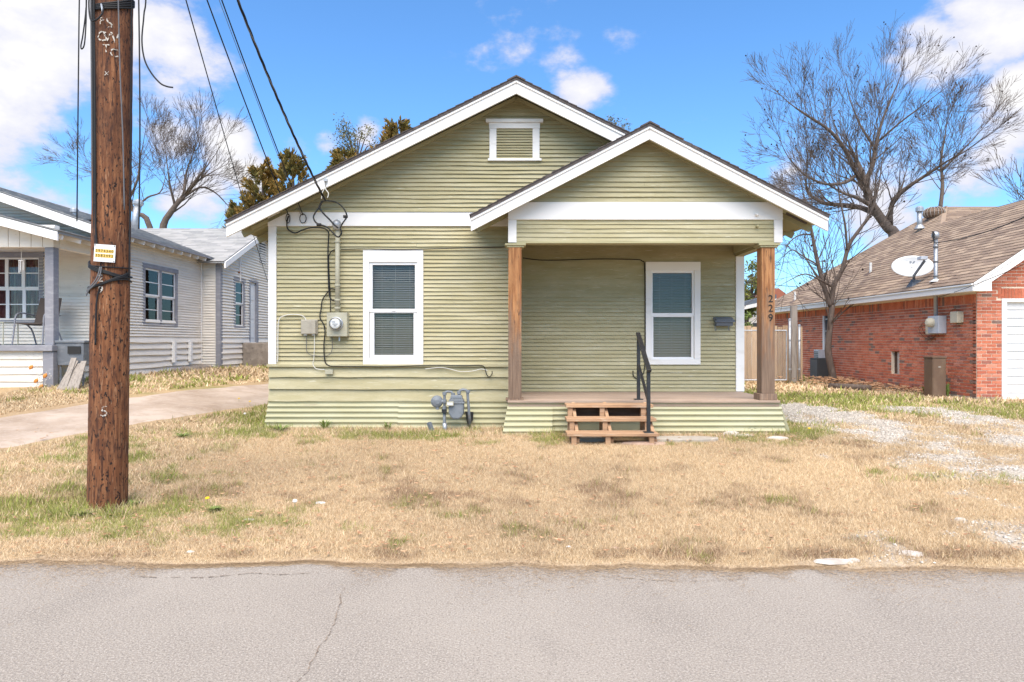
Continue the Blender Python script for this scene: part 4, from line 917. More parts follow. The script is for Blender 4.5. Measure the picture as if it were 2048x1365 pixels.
cable('loose_end', 'grey_cable', [P(200, 534, PY - .17), P(197, 548, PY - .18), P(190, 562, PY - .19), P(180, 574, PY - .2), P(174, 583, PY - .2)], .006, parent=UP)
cable('loose_end', 'grey_cable', [P(203, 534, PY - .17), P(200, 552, PY - .185), P(192, 566, PY - .2), P(178, 580, PY - .21), P(173, 591, PY - .2)], .006, parent=UP)
cable('loose_end', 'black_rubber', [P(200, 575, PY - .165), P(194, 600, PY - .165), P(192, 640, PY - .165), P(191, 690, PY - .165)], .008, parent=UP)
for k, px in enumerate((186, 189, 192)):
    cable('riser_cable', 'black_rubber' if k else 'grey_cable', [P(px - 4 + (k == 2) * 2, -300, PY - .06 - k * .04), P(px - 4, -60, PY - .06 - k * .04), P(px - 2, 200, PY - .07 - k * .04), P(px - 1, 420, PY - .08 - k * .04), P(px + 1, 480, PY - .1 - k * .03), P(px + 4, 520, PY - .13 - k * .02)], .009, parent=UP)
cable('riser_cable', 'black_rubber', [P(264, -300, PY - .02), P(262, 200, PY - .02), P(260, 420, PY - .02), P(258.5, 540, PY - .02), P(258, 552, PY - .02)], .007, parent=UP)
cable('riser_cable', 'grey_cable', [P(236, -60, PY - .18), P(238, 60, PY - .17), P(241, 160, PY - .165), P(246, 280, PY - .155), P(249, 420, PY - .15)], .006, parent=UP)
for k in range(4): ring([(-110, zz(2 - k * 4)), (-60, zz(12 - k * 3)), (-10, zz(17 - k * 3)), (40, zz(12 - k * 4)), (90, zz(-2 - k * 5)), (140, zz(-20))], .009)
cable('loose_end', 'black_rubber', [P(185, -40, PY - .1), P(178, 0, PY - .15), P(181, 38, PY - .18), P(192, 40, PY - .2), P(203, 30, PY - .2), P(207, 18, PY - .19)], .007, parent=UP)
# strap clamp with a pale hook
MB().bar(P(203, 8, PY - .175), P(206, 24, PY - .175), .012, .012).build('hook', 'galvanised', UP)

# ------------------------------------------------------------------ overhead wires
WZ = 7.0
def top_at(z, dx=0, dy=0): c = pole_c(z); return Vector((c.x + dx, c.y + dy, z))
def drop(name, p, q, sag, r, label, m='black_rubber', cat='wire', n=6):
    p = Vector(p); q = Vector(q); pts = [p.lerp(q, t / 24) - Vector((0, 0, sag * 4 * (t / 24) * (1 - t / 24))) for t in range(25)]
    return tag(MB().tube(pts, r, n).build(name, m, None, smooth=True), label, cat)
def through(px, py, q, top):     # height on the pole so that a straight line to q passes this direction
    A = top_at(top); return A
# twisted service drop
A = top_at(7.05, .12, 0); B = Vector(P(650, 400, yk + .02)); TW = thing('service_drop', 'thick twisted black service cable from the pole to the rake of the green house', 'cable', tuple(B))
for k in range(3):
    pts = []
    for t in range(141):
        f = t / 140; p = A.lerp(B, f) - Vector((0, 0, .28 * 4 * f * (1 - f))); a = f * 60 + k * 2.094; pts.append(p + Vector((math.cos(a) * .009, 0, math.sin(a) * .009)))
    MB().tube(pts, .0085, 5).build('strand', 'black_rubber' if k else 'grey_cable', TW, smooth=True)
drop('telephone_wire', top_at(6.75, .10), P(606, 430, D1 - .05), .10, .008, 'black telephone wire from the pole to the larger cable coil')
drop('telephone_wire', top_at(6.35, .10), P(577, 430, D1 - .05), .06, .008, 'black telephone wire from the pole to the small cable coil near the corner')
drop('telephone_wire', top_at(6.6, .10), P(602, 430, D1 - .05), .05, .0035, 'very thin grey wire from the pole to the green house frieze', 'grey_cable')
drop('telephone_wire', top_at(6.3, .05, .1), (-7.95, 22.2, 3.45), .1, .008, 'black wire from the pole to the far wing of the white house')
def hang(px, pts, r, label): return cable('hanging_wire', 'black_rubber', pts, r, label, 'wire')
hang(155, [P(161, -420, PY), P(160, -100, PY), P(158, 60, PY), P(156, 250, PY), P(154, 443, PY)], .006, 'slack black wire hanging left of the pole down to the white roof line')
hang(279, [P(275, -420, PY), P(277, -60, PY), P(279, 100, PY), P(280, 250, PY), P(279, 380, PY), P(278, 458, PY)], .007, 'slack black wire hanging straight down right of the pole')
hang(287, [P(284, -400, PY), P(292, -40, PY), P(288, 30, PY), P(284, 80, PY), P(289, 118, PY), P(302, 145, PY), P(320, 166, PY), P(334, 173, PY), P(346, 175, PY)], .007, 'cut black wire curling out to the right of the pole')
hang(165, [P(176, -400, PY), P(173, -30, PY), P(172, 20, PY), P(166, 70, PY), P(162, 92, PY), P(164, 98, PY), P(169, 88, PY), P(172, 50, PY), P(173, 0, PY), P(178, -300, PY)], .006, 'narrow loop of black wire hanging left of the pole')
cable('wire_bracket', 'galvanised', [pole_c(6.2) + Vector((-.6, 0, 0)), pole_c(6.2) + Vector((.35, 0, 0))], .025, parent=UP)
cable('wire_bracket', 'galvanised', [pole_c(7.05) + Vector((-.2, 0, 0)), pole_c(7.05) + Vector((.2, 0, 0))], .025, parent=UP)

# ------------------------------------------------------------------ white house to the left
WX, WF, EX = -8.77, 14.6, -8.26        # side wall, front wall, ell wall
WH = thing('white_house', 'white wooden house with grey trim, peeling siding and pale shingle roof', 'house', (WX, WF, g(WX, WF)))
wgz = .45; wEave = 3.84; ws = .35; wRx = -12.0
def wroof(x): return wEave + ws * (abs(x) - 8.4) if x > wRx else wEave + ws * (abs(wRx) - 8.4) - ws * (wRx - x)
Tw = facing_px(WX); Yc = 19.3; zs1 = Z(657, 17)
win_s = (X(283, 16.2), 0, 0, 0)
def ys(px, xx): return xx * F / (px - 1024)      # depth on a wall at x=xx seen at column px
y0w, y1w = ys(287, WX), ys(352, WX)
so = (y0w - .05, y1w + .05, 1.93, 3.36); sf = (y0w + .02, y1w - .02, 2.0, 3.29)
b = MB(); wall_holes(b, Tw, WF, Yc, .4, wroof(WX) - .07, [sf], -.1, -.012); sw = b.build('side_wall', 'off_white', WH)
siding(sw, Tw, lambda z: WF + .05, lambda z: Yc - .03, 1.62, wroof(WX) - .07, .068, 'off_white', [(sf[0] - .02, sf[1] + .02, sf[2], sf[3])], wav=.004, proud=.034)
siding(sw, Tw, lambda z: WF + .05, lambda z: Yc - .03, .55, 1.62, .155, 'off_white', proud=.042, wav=.010, name='skirt_plank')
def wwin(parent, T, o, cols, rows, curt, mull=True):
    w = MB(); tb(w, T, o[0], o[1], .0, .03, o[2] - .06, o[2]); w = w.build('window', 'grey_trim', parent)
    def piece(n, m, *r):
        b = MB()
        for q in r: tb(b, T, *q)
        return b.build(n, m, w)
    t = .09
    piece('frame', 'grey_trim', (o[0], o[0] + t, -.02, .03, o[2] + .001, o[3] - .11)); piece('frame', 'grey_trim', (o[1] - t, o[1], -.02, .03, o[2] + .001, o[3] - .11)); piece('head_casing', 'grey_trim', (o[0] - .02, o[1] + .02, -.02, .035, o[3] - .108, o[3]))
    a, c = o[0] + t, o[1] - t; mz = (o[2] + o[3] - .1) / 2; ss = []
    for i in range(cols):
        u0 = a + (c - a) * i / cols; u1 = a + (c - a) * (i + 1) / cols
        if i and mull: piece('mullion', 'grey_trim', (u0 - .035, u0 + .035, -.03, .022, o[2] + .001, o[3] - .11)); u0 += .036
        if i < cols - 1 and mull: u1 -= .036
        for zz0, zz1, d in ((o[2], mz, -.03), (mz, o[3] - .11, -.005)):
            piece('sash', 'vinyl_white', (u0, u0 + .035, d - .03, d, zz0, zz1), (u1 - .035, u1, d - .03, d, zz0, zz1), (u0 + .036, u1 - .036, d - .03, d, zz0, zz0 + .04), (u0 + .036, u1 - .036, d - .03, d, zz1 - .035, zz1))
            piece('pane', 'window_glass', (u0 + .03, u1 - .03, d - .018, d - .014, zz0 + .03, zz1 - .03))
            for r_ in range(1, rows): zr = zz0 + (zz1 - zz0) * r_ / rows; piece('muntin', 'vinyl_white', (u0 + .036, u1 - .036, d - .026, d - .004, zr - .01, zr + .01))
    if curt:
        b = MB(); nn_ = 48
        for i in range(nn_ + 1):
            u = a + (c - a) * i / nn_; d = -.14 + .03 * math.sin(i * 1.3) + .01 * math.sin(i * 3.1); b.v += [T(u, d, o[2]), T(u, d, o[3])]
        for i in range(nn_): b.f.append((2 * i, 2 * i + 2, 2 * i + 3, 2 * i + 1)); b.m.append(0)
        b.build('curtain', 'curtain', w, smooth=True)
    return w
wwin(WH, Tw, so, 2, 2, True)
# rear ell
Te = facing_px(EX); Tf = front(Yc)
eE, eR, eYr = 3.85, 5.2, 22.4                       # eave, ridge, ridge line depth
dwy0, dwy1 = ys(497, EX), ys(515, EX); wny0, wny1 = ys(467, EX), ys(489, EX)
hol = [(dwy0, dwy1, 1.43, 3.45), (wny0 + .08, wny1 - .08, 1.98, 3.32)]
b = MB(); wall_holes(b, Te, Yc, 25.4, .4, eE, hol, -.1, -.012); b.prism([(Yc, eE), (25.4, eE), (eYr, eR - .1)], lambda u, w, d: (EX - d, u, w), .012, .1); ew = b.build('ell_wall', 'off_white', WH)
siding(ew, Te, lambda z: Yc + .06 if z < eE else Yc + (z - eE) * (eYr - Yc) / (eR - eE - .1), lambda z: 25.4 if z < eE else 25.4 - (z - eE) * (25.4 - eYr) / (eR - eE - .1), 1.62, eR - .15, .085, 'off_white', hol, wav=.006, seg=.8, proud=.04)
siding(ew, Te, lambda z: Yc + .05, lambda z: 25.4, .5, 1.62, .16, 'off_white', [(dwy0, dwy1, 1.43, 2)], proud=.042, wav=.010, name='skirt_plank', seg=.8)
b = MB(); tb(b, Tf, WX, EX - .01, -.1, -.012, .4, eE); ef = b.build('ell_front_wall', 'off_white', WH)
siding(ef, Tf, lambda z: WX + .02, lambda z: EX - .1, .55, eE - .05, .075, 'off_white', wav=.004, proud=.038)
MB().box(EX - .11, EX + .03, Yc - .03, Yc + .13, .45, eE - .03).build('corner_board', 'grey_trim', WH, bevel=.004)
MB().box(WX - .03, WX + .035, Yc - .10, Yc - .031, .55, eE - .1).build('downpipe', 'white_paint', WH, bevel=.01)
wwin(WH, Te, (wny0, wny1, 1.95, 3.40), 1, 2, True, False)
dr = MB(); tb(dr, Te, dwy0 + .1, dwy1 - .12, -.07, -.03, 1.44, 3.36); dr = dr.build('door', 'garage_white', WH)
b = MB(); tb(b, Te, dwy0, dwy0 + .1, -.03, .03, 1.43, 3.45); tb(b, Te, dwy1 - .14, dwy1 + .02, -.03, .03, 1.43, 3.45); tb(b, Te, dwy0 + .101, dwy1 - .141, -.03, .03, 3.36, 3.46); b.build('door_frame', 'grey_trim', dr)
for z0_, z1_ in ((1.6, 2.1), (2.2, 2.7), (2.8, 3.25)):
    b = MB(); tb(b, Te, dwy0 + .2, dwy1 - .25, -.03, -.02, z0_, z1_); b.build('door_panel', 'garage_white', dr, bevel=.006)
b = MB(); yv = ys(524, EX); tb(b, Te, yv - .25, yv + .25, .012, .03, 4.05, 4.72); lv = b.build('gable_louvre', 'dark_room', WH)
for i in range(8):
    b = MB(); tb(b, Te, yv - .25, yv + .25, .03, .045, 4.07 + i * .08, 4.07 + i * .08 + .035); b.build('slat', 'white_paint', lv)
b = MB(); tb(b, Te, ys(478, EX) - .02, ys(478, EX) + .02, .02, .06, 3.3, 4.3); b.build('conduit', 'white_paint', WH)
b = MB(); tb(b, Te, ys(478, EX) - .12, ys(478, EX) + .1, .02, .05, 3.55, 3.6); b.build('rust_stain_bracket', 'rust', WH)
# front wall and porch
Tq = front(WF); pX = -8.73; pY = 12.9; zdk = 1.42
po = (-13.2, X(88, WF), Z(645, WF), Z(508, WF)); po = (X(-62, WF), X(88, WF), Z(640, WF), Z(505, WF))
b = MB(); wall_holes(b, Tq, -15.2, WX, .5, 4.1, [(po[0] + .1, po[1] - .1, po[2], po[3] - .1)], -.1, -.012); b.prism([(-15.2, 4.1), (WX, 4.1), (WX, wroof(WX) - .1), (wRx, wroof(wRx) - .1), (-15.2, wroof(-15.2) - .1)], lambda u, w, d: (u, WF + d, w), .012, .1); fwl = b.build('front_wall', 'off_white', WH)
siding(fwl, Tq, lambda z: -15.2 if z < 3.95 else wRx - max(0, wroof(wRx) - .12 - z) / ws, lambda z: WX + .02 if z < 3.95 else wRx + max(0, wroof(wRx) - .12 - z) / ws, zdk + .02, wroof(wRx) - .2, .068, 'off_white', [(po[0] + .08, po[1] - .08, po[2], po[3])], wav=.003, seg=1.2, proud=.034)
wwin(WH, Tq, po, 4, 2, True, False)
MB().box(WX - .06, WX + .03, WF - .03, WF + .05, zdk, wroof(WX) - .12).build('corner_board', 'off_white', WH)
# porch deck, skirt, posts, beam, roof
gp0 = g(-9.3, 12.7)
dk2 = MB().box(-15, pX + .12, pY - .12, WF - .02, zdk - .11, zdk).build('porch_deck', 'grey_trim', WH, bevel=.01)
Tk = front(pY + .02); b = MB(); tb(b, Tk, -15, pX, -.1, -.02, .3, zdk - .112); sk = b.build('porch_skirt', 'off_white', WH)
siding(sk, Tk, lambda z: -15, lambda z: pX - .06, gp0 - .02, zdk - .115, .148, 'off_white', proud=.036, wav=.006, name='skirt_plank', seg=.8)
Ts = facing_px(pX + .0); b = MB(); tb(b, Ts, pY, WF, -.1, -.02, .3, zdk - .112); sk2 = b.build('porch_skirt', 'off_white', WH)
siding(sk2, Ts, lambda z: pY + .15, lambda z: WF, gp0 - .02, zdk - .115, .148, 'off_white', proud=.036, wav=.006, name='skirt_plank', seg=.8)
zbm = 3.27
for xp in (pX, pX - 3.4):
    MB().box(xp - .085, xp + .085, pY - .03, pY + .13, zdk + .001, zbm).build('porch_post', 'grey_trim', WH, bevel=.01)
    for k in range(5): MB().box(xp - .115, xp - .086, pY + .02, pY + .08, zdk + .25 + k * .38, zdk + .42 + k * .38).build('post_scroll', 'grey_trim', WH, bevel=.02)
MB().box(pX - .1, pX + .1, pY - .06, pY + .1, gp0 - .05, zdk - .112).build('post_pier', 'grey_trim', WH, bevel=.01)
bmw = MB().box(-15, pX + .1, pY - .02, pY + .12, zbm + .002, zbm + .42).build('porch_beam', 'off_white', WH)
x = pX + .1
while x > -12.6:
    MB().box(x - .21, x - .006, pY - .04, pY - .021, zbm, zbm + .40).build('fascia_panel', 'off_white', bmw, bevel=.003); x -= .215
MB().box(pX - .02, pX + .1, pY + .13, WF, zbm, zbm + .3).build('side_beam', 'off_white', WH)
pes = .26; pEx = -8.28; pEz = 3.52
def wp(x): return pEz + pes * (abs(x) - 8.28) if x > wRx else pEz + pes * (abs(wRx) - 8.28) - pes * (wRx - x)
b = MB(); slope_slab(b, -15.6, wRx, wp, 12.45, WF, .06, .01); slope_slab(b, wRx, pEx, wp, 12.45, WF, .06, .01); prw = b.build('porch_roof', 'shingle_white_1', WH)
hyp = math.hypot(1, pes)
shingles(prw, (pEx + .02, 12.42, pEz - .012), (0, 1, 0), (-1, 0, pes), lambda v: 0, lambda v: WF - 12.45, (abs(wRx) - 8.28) * hyp, ['shingle_white_0', 'shingle_white_1', 'shingle_white_2'])
rake(prw, wRx, pEx, wp, 12.43, .03, .19, .04, 'white_paint')
for k in range(4): MB().bar((pEx - .03, 12.62 + k * .52, pEz - .11), (pEx - .5, 12.62 + k * .52, pEz - .11 + .47 * pes), .05, .08).build('rafter_tail', 'white_paint', prw)
# main roof
b = MB(); slope_slab(b, -15.6, wRx, wroof, 14.0, 26, .06, .01); slope_slab(b, wRx, -8.4, wroof, 14.0, 22.4, .06, .01); wr_ = b.build('roof', 'shingle_white_1', WH)
hy = math.hypot(1, ws)
shingles(wr_, (-8.38, 13.97, wEave - .012), (0, 1, 0), (-1, 0, ws), lambda v: 0, lambda v: 8.4, 3.6 * hy, ['shingle_white_0', 'shingle_white_1', 'shingle_white_2'])
rake(wr_, wRx, -8.4, wroof, 13.98, .03, .21, .04, 'white_paint'); rake(wr_, -15.6, wRx, wroof, 13.98, .03, .21, .04, 'white_paint')
b = MB(); slope_slab(b, wRx - .13, wRx, wroof, 13.95, 24, .01, -.012); slope_slab(b, wRx, wRx + .13, wroof, 13.95, 24, .01, -.012); b.build('ridge_cap', 'shingle_white_0', wr_)
for k in range(11): MB().bar((-8.43, 14.3 + k * .45, wEave - .10), (-8.8, 14.3 + k * .45, wEave - .10 + .37 * ws), .05, .09).build('rafter_tail', 'white_paint', wr_)
MB().box(-8.41, -8.38, 14.0, Yc - .3, wEave - .05, wEave - .005).build('drip_edge', 'grey_trim', wr_)
# ell roof: ridge along X
def er(y): return eR - (eR - eE + .12) * (abs(y - eYr) / (eYr - Yc + .3))
y0_, y1_ = Yc - .3, 25.5
b = MB()
for a, c in ((y0_, eYr), (eYr, y1_)): b.hexa([(-13, a, er(a) - .06), (EX + .26, a, er(a) - .06), (EX + .26, c, er(c) - .06), (-13, c, er(c) - .06), (-13, a, er(a) - .01), (EX + .26, a, er(a) - .01), (EX + .26, c, er(c) - .01), (-13, c, er(c) - .01)])
elr = b.build('ell_roof', 'shingle_white_1', WH)
dv = Vector((0, eYr - y0_, er(eYr) - er(y0_)))
shingles(elr, (-13, y0_ - .02, er(y0_) - .012), (1, 0, 0), dv, lambda v: 0, lambda v: 13 + EX + .26, dv.length, ['shingle_white_0', 'shingle_white_1', 'shingle_white_2'])
for a, c in ((y0_, eYr), (eYr, y1_)): MB().hexa([(EX + .25, a, er(a) - .2), (EX + .29, a, er(a) - .2), (EX + .29, c, er(c) - .2), (EX + .25, c, er(c) - .2), (EX + .25, a, er(a) - .03), (EX + .29, a, er(a) - .03), (EX + .29, c, er(c) - .03), (EX + .25, c, er(c) - .03)]).build('rake_board', 'white_paint', elr)
# roof vents
b = MB(); q = P(149, 425, 15.3); MB().tube([(q[0], 15.3, 4.0), (q[0], 15.3, q[2])], .05, 10).build('vent_pipe', 'galvanised', wr_)
MB().lathe([(.09, 0), (.09, .06), (.05, .1)], q, (0, 0, 1), 12).build('vent_cap', 'galvanised', wr_)
q = P(268, 460, 20); MB().tube([P(268, 462, 20), P(272, 430, 20.1), P(276, 412, 20.2)], .10, 12).build('flue_pipe', 'galvanised', wr_, smooth=True); MB().lathe([(.11, 0), (.15, .05), (.15, .12), (.05, .2)], P(276, 412, 20.2), (.1, 0, 1), 12).build('flue_cap', 'galvanised', wr_)
b = MB(); b.box(-15.2, WX - .1, 25.2, 25.3, .4, 4.4); b.box(-15.2, -15.1, WF, 25.3, .4, 4.2); b.box(-15, WX - .12, WF + .12, 25, 1.2, 1.25).box(-15, WX - .12, WF + .12, 25, 3.7, 3.75); b.build('rear_walls', 'off_white', WH)
MB().box(WX - .2, EX - .12, Yc + .12, 25.3, 3.7, 3.75).build('ell_ceiling', 'off_white', WH); MB().box(WX - .2, EX - .12, 25.3, 25.38, .4, 3.8).build('ell_back_wall', 'off_white', WH)
# pipes and stones at the foot of the side wall
for yy in (ys(343, WX), ys(376, WX)):
    b = MB(); tb(b, Tw, yy - .05, yy + .05, .03, .11, .95, 1.5); b.build('vent_stub', 'white_paint', WH)
def stone(px, py, s, name, m, label, group=None, dy=0):
    x, y = G(px, py); rr = random.Random(int(px * 7 + py)); b = MB(); n = 9; rings = [(-.4, .8), (.0, 1.0), (.6, .85), (.9, .45)]
    js = [rr.uniform(.75, 1.25) for _ in range(n)]
    for (h, k) in rings:
        for j in range(n): a = 2 * math.pi * j / n; b.v.append((x + math.cos(a) * s[0] * k * js[j], y + dy + math.sin(a) * s[1] * k * js[(j + 1) % n], g(x, y) + h * s[2] * rr.uniform(.9, 1.1)))
    for i in range(3):
        for j in range(n): b.f.append((i * n + j, i * n + (j + 1) % n, (i + 1) * n + (j + 1) % n, (i + 1) * n + j)); b.m.append(0)
    b.f.append(tuple(3 * n + j for j in range(n))); b.m.append(0)
    return tag(b.build(name, m), label, 'stone', group)
for i in range(9):
    yy = 17.3 + i * .22; s = R.uniform(.1, .2); xx = WX + .2 + R.uniform(0, .2); px, py = 1024 + xx / yy * F, 682 + (1.5 - g(xx, yy)) / yy * F
    stone(px, py, (s, s * .8, s * .8), 'rubble_stone', 'old_concrete', 'grey rubble stone heaped at the foot of the white side wall', 'rubble by the white wall')
CS = thing('concrete_steps', 'old dark concrete steps below the door of the white house wing', 'steps', (EX + .5, 22.6, g(EX + .5, 22.6)))
yd = (dwy0 + dwy1) / 2
for k, (w_, h) in enumerate(((.75, 1.36), (1.15, 1.06), (1.5, .8))): MB().box(EX + .03, EX + w_, yd - .75 - k * .001, yd + .8 + k * .001, .3, h).build('step', 'old_concrete', CS, bevel=.02)
MB().box(EX + .03, EX + 1.3, yd - .95, yd - .76, .3, 1.45).build('cheek_wall', 'old_concrete', CS, bevel=.03)
# porch things
CH = thing('patio_chair', 'brown mesh patio chair with curved metal arms on the white porch', 'chair', (-9.3, 13.7, zdk))
cx, cy = -9.55, 13.75; fr = 'grey_trim'
MB().hexa([(cx - .25, cy - .25, zdk + .42), (cx + .25, cy - .25, zdk + .42), (cx + .25, cy + .25, zdk + .39), (cx - .25, cy + .25, zdk + .39), (cx - .25, cy - .25, zdk + .44), (cx + .25, cy - .25, zdk + .44), (cx + .25, cy + .25, zdk + .41), (cx - .25, cy + .25, zdk + .41)]).build('seat', 'chair_brown', CH)
MB().hexa([(cx - .24, cy + .22, zdk + .42), (cx + .24, cy + .22, zdk + .42), (cx + .24, cy + .25, zdk + .42), (cx - .24, cy + .25, zdk + .42), (cx - .22, cy + .38, zdk + .97), (cx + .22, cy + .38, zdk + .97), (cx + .22, cy + .41, zdk + .97), (cx - .22, cy + .41, zdk + .97)]).build('backrest', 'chair_brown', CH, bevel=.01)
for s in (-1, 1):
    cable('leg', fr, [(cx + s * .30, cy - .30, zdk), (cx + s * .29, cy - .26, zdk + .3), (cx + s * .28, cy - .22, zdk + .58), (cx + s * .27, cy - .05, zdk + .64), (cx + s * .26, cy + .28, zdk + .6)], .016, parent=CH, n=8)
    cable('leg', fr, [(cx + s * .28, cy + .36, zdk), (cx + s * .26, cy + .2, zdk + .3), (cx + s * .25, cy + .0, zdk + .43)], .016, parent=CH, n=8)
PTB = thing('porch_table', 'small pale metal side table beside the patio chair', 'table', (-10.15, 13.6, zdk))
tx, ty = -10.15, 13.55; MB().box(tx - .22, tx + .22, ty - .22, ty + .22, zdk + .43, zdk + .45).build('tabletop', 'box_beige', PTB, bevel=.006)
for sx in (-1, 1):
    for sy in (-1, 1): MB().tube([(tx + sx * .2, ty + sy * .2, zdk), (tx + sx * .2, ty + sy * .2, zdk + .43)], .012, 6).build('leg', 'box_beige', PTB)
WC = thing('wind_chime', 'white tube wind chime hanging in front of the porch window', 'wind chime', P(43, 545, 13.0))
MB().tube([(X(43, 13), 13, zbm - .01), P(43, 522, 13)], .004, 5).build('cord', 'white_cable', WC); MB().lathe([(.05, 0), (.05, .015)], P(43, 522, 13), (0, 0, 1), 12).build('disc', 'white_paint', WC)
for k in range(5): a = k * 1.257; MB().tube([(X(43, 13) + .035 * math.cos(a), 13 + .035 * math.sin(a), Z(522, 13)), (X(43, 13) + .035 * math.cos(a), 13 + .035 * math.sin(a), Z(540 + k * 2 % 7, 13))], .009, 6).build('chime_tube', 'white_paint', WC)
CO = thing('metal_cooler', 'grey sheet-metal cooler on legs beside the white porch', 'cooler', (-8.2, 13.5, g(-8.2, 13.5)))
cy = 13.2; x0, x1 = X(129, cy), X(186, cy); z0, z1 = Z(730, cy), Z(686, cy)
MB().hexa([(x0 + .03, cy - .25, z0), (x1 - .03, cy - .25, z0), (x1 - .03, cy + .2, z0), (x0 + .03, cy + .2, z0), (x0, cy - .28, z1), (x1, cy - .28, z1), (x1, cy + .22, z1), (x0, cy + .22, z1)]).build('cooler_body', 'cooler_grey', CO, bevel=.015)
MB().box(x0 - .02, x1 + .02, cy - .3, cy + .24, z1 + .001, z1 + .05).build('lid', 'cooler_grey', CO, bevel=.012)
MB().box(x0 + .25, x1 - .06, cy - .292, cy - .275, z1 - .2, z1 - .06).build('vent_panel', 'dark_room', CO)
for sx in (x0 + .06, x1 - .06):
    for sy in (cy - .2, cy + .15): MB().tube([(sx, sy, z0 + .02), (sx, sy, g(sx, sy) - .02)], .02, 6).build('leg', 'cooler_grey', CO)
for k in range(5):
    x = X(133 + k * 8, 12.75); lean = R.uniform(-.05, .12)
    b = MB(); b.bar((x, 12.55, g(x, 12.55)), (x + lean, 12.85, g(x, 12.55) + R.uniform(.45, .62)), .10, .02, (0, -1, .2)); tag(b.build('leaning_board', 'grey_wood'), 'weathered board leaning below the metal cooler', 'board', 'boards leaning by the cooler')
OR = thing('garden_ornament', 'white wire flower ornament with orange leaves below the porch skirt', 'ornament', (X(82, 12.7), 12.7, g(X(82, 12.7), 12.7)))
for px, py, c_ in ((62, 735, 'orange_leaf'), (90, 752, 'orange_leaf'), (72, 762, 'orange_leaf'), (82, 774, 'orange_leaf')):
    p = Vector(P(px, py, 12.72)); MB().lathe([(.0, -.05), (.035, -.01), (.03, .03), (0, .06)], p, (.5, .1, .8), 6).build('metal_leaf', c_, OR)
    cable('stem', 'white_cable', [(X(82, 12.75), 12.75, g(X(82, 12.75), 12.75)), P((px + 82) / 2 + 4, py + 14, 12.74), p], .005, parent=OR)
    for k in range(9): a = k * .7; MB().lathe([(.001, -.012), (.012, 0), (.001, .012)], p + Vector((.11 * math.cos(a), .01, .07 * math.sin(a))), (0, 0, 1), 5).build('bead', 'white_cable', OR)

# ------------------------------------------------------------------ brick house to the right
BX, BY = 9.39, 13.8
BH = thing('brick_house', 'red brick house with tan shingle roof and white garage door', 'house', (BX, BY, g(BX, BY)))
bE, bs = 2.65, .675; eX = 9.05; bR = (12.3, 4.82)
bz0 = .36
BM = ['brick_%d' % i for i in range(6)]
BMESH = {}
def brick_mesh(L, hgt, mi, key):
    k = (round(L, 3), round(hgt, 3), mi, key)
    if k not in BMESH:
        b = MB()
        if key == 'y': b.box(-.006, .03, -L / 2, L / 2, -hgt / 2, hgt / 2)
        else: b.box(-L / 2, L / 2, -.006, .03, -hgt / 2, hgt / 2)
        BMESH[k] = b.mesh('brick', BM[mi])
    return BMESH[k]
bricks = []     # (score, key, centre, L, h, mat, parent key)
def pick(z, soot=0):
    r = R.random()
    if r < .035: return 4
    if z < bz0 + .45 and R.random() < soot * (1 - (z - bz0) / .45): return R.choice((4, 5, 5, 2))
    return R.choice((0, 0, 1, 1, 3, 0, 2, 5 if R.random() < .3 else 1))
co = .0677
holes_b = [(ys(1657, BX) , ys(1645, BX), Z(722, 20.4), Z(626, 20.4)), (16.55, 16.9, Z(748, 16.7), Z(702, 16.7))]
holes_b = [(min(a, b_), max(a, b_), c, d) for a, b_, c, d in holes_b]
yend = 25.0; ztop = bE - .16
nc = int((ztop - .2 - bz0) / co)
for i in range(nc):
    z = bz0 + (i + .5) * co; off = (i % 2) * .1015; y = BY + (.0 if i % 2 == 0 else -.1015)
    while y < yend:
        a, c = max(y, BY + .012), min(y + .203, yend); y += .203
        if c - a < .04: continue
        mid = (a + c) / 2
        for h in holes_b:
            if h[2] < z < h[3]:
                if a < h[0] < c: c = h[0]
                elif a < h[1] < c: a = h[1]
                elif h[0] <= a and c <= h[1]: a = c
        mid = (a + c) / 2
        if c - a < .03: continue
        L = c - a - .010 if not (a <= BY + .02) else c - a - .010
        bricks.append((1 / mid ** 2 * .6, 'y', (BX, mid, z), L - .004, .0535, pick(z, .7)))
y = BY + .012
while y < yend:     # soldier course under the eave
    bricks.append((.3 / y ** 2, 'y', (BX, y + .034, bz0 + nc * co + .1), .058, .192, pick(2))); y += .0677
# front (garage) wall
gx0, gx1 = X(2003, BY), X(2003, BY) + 4.9; gz1 = Z(597, BY)
nf = int((bR[1] - .25 - bz0) / co)
for i in range(nf):
    z = bz0 + (i + .5) * co; x = BX - .0 + (0 if i % 2 else -.1015)
    xr = 15.2
    zr = bE + (z - bE)
    while x < xr:
        a, c = max(x, BX + .0), min(x + .203, xr); x += .203
        if c - a < .04: continue
        mid = (a + c) / 2
        if z < gz1:
            if a < gx0 < c: c = gx0
            elif a < gx1 < c: a = gx1
            elif gx0 <= a and c <= gx1: continue
            if c - a < .03: continue
            mid = (a + c) / 2
        if gx0 - .1 < mid < gx1 + .1 and gz1 - .01 < z < gz1 + .22: continue
        if z > bE - .12 + bs * (mid - eX) - .1 or z > bE - .12 + bs * (15.55 - mid) - .1: continue
        vis = 1 if mid < 10.5 else .01
        bricks.append((vis / BY ** 2, 'x', (mid, BY, z), c - a - .014, .0535, pick(z, .25)))
x = gx0 - .08
while x < gx1 + .1:
    bricks.append(((1 if x < 10.5 else .01) / BY ** 2, 'x', (x + .034, BY, gz1 + .105), .058, .2, pick(2))); x += .0677
b = MB(); wall_holes(b, facing_nx(BX), BY + .012, yend, .1, ztop + .1, holes_b, -.12, -.004); bsw = b.build('side_wall', 'mortar', BH)
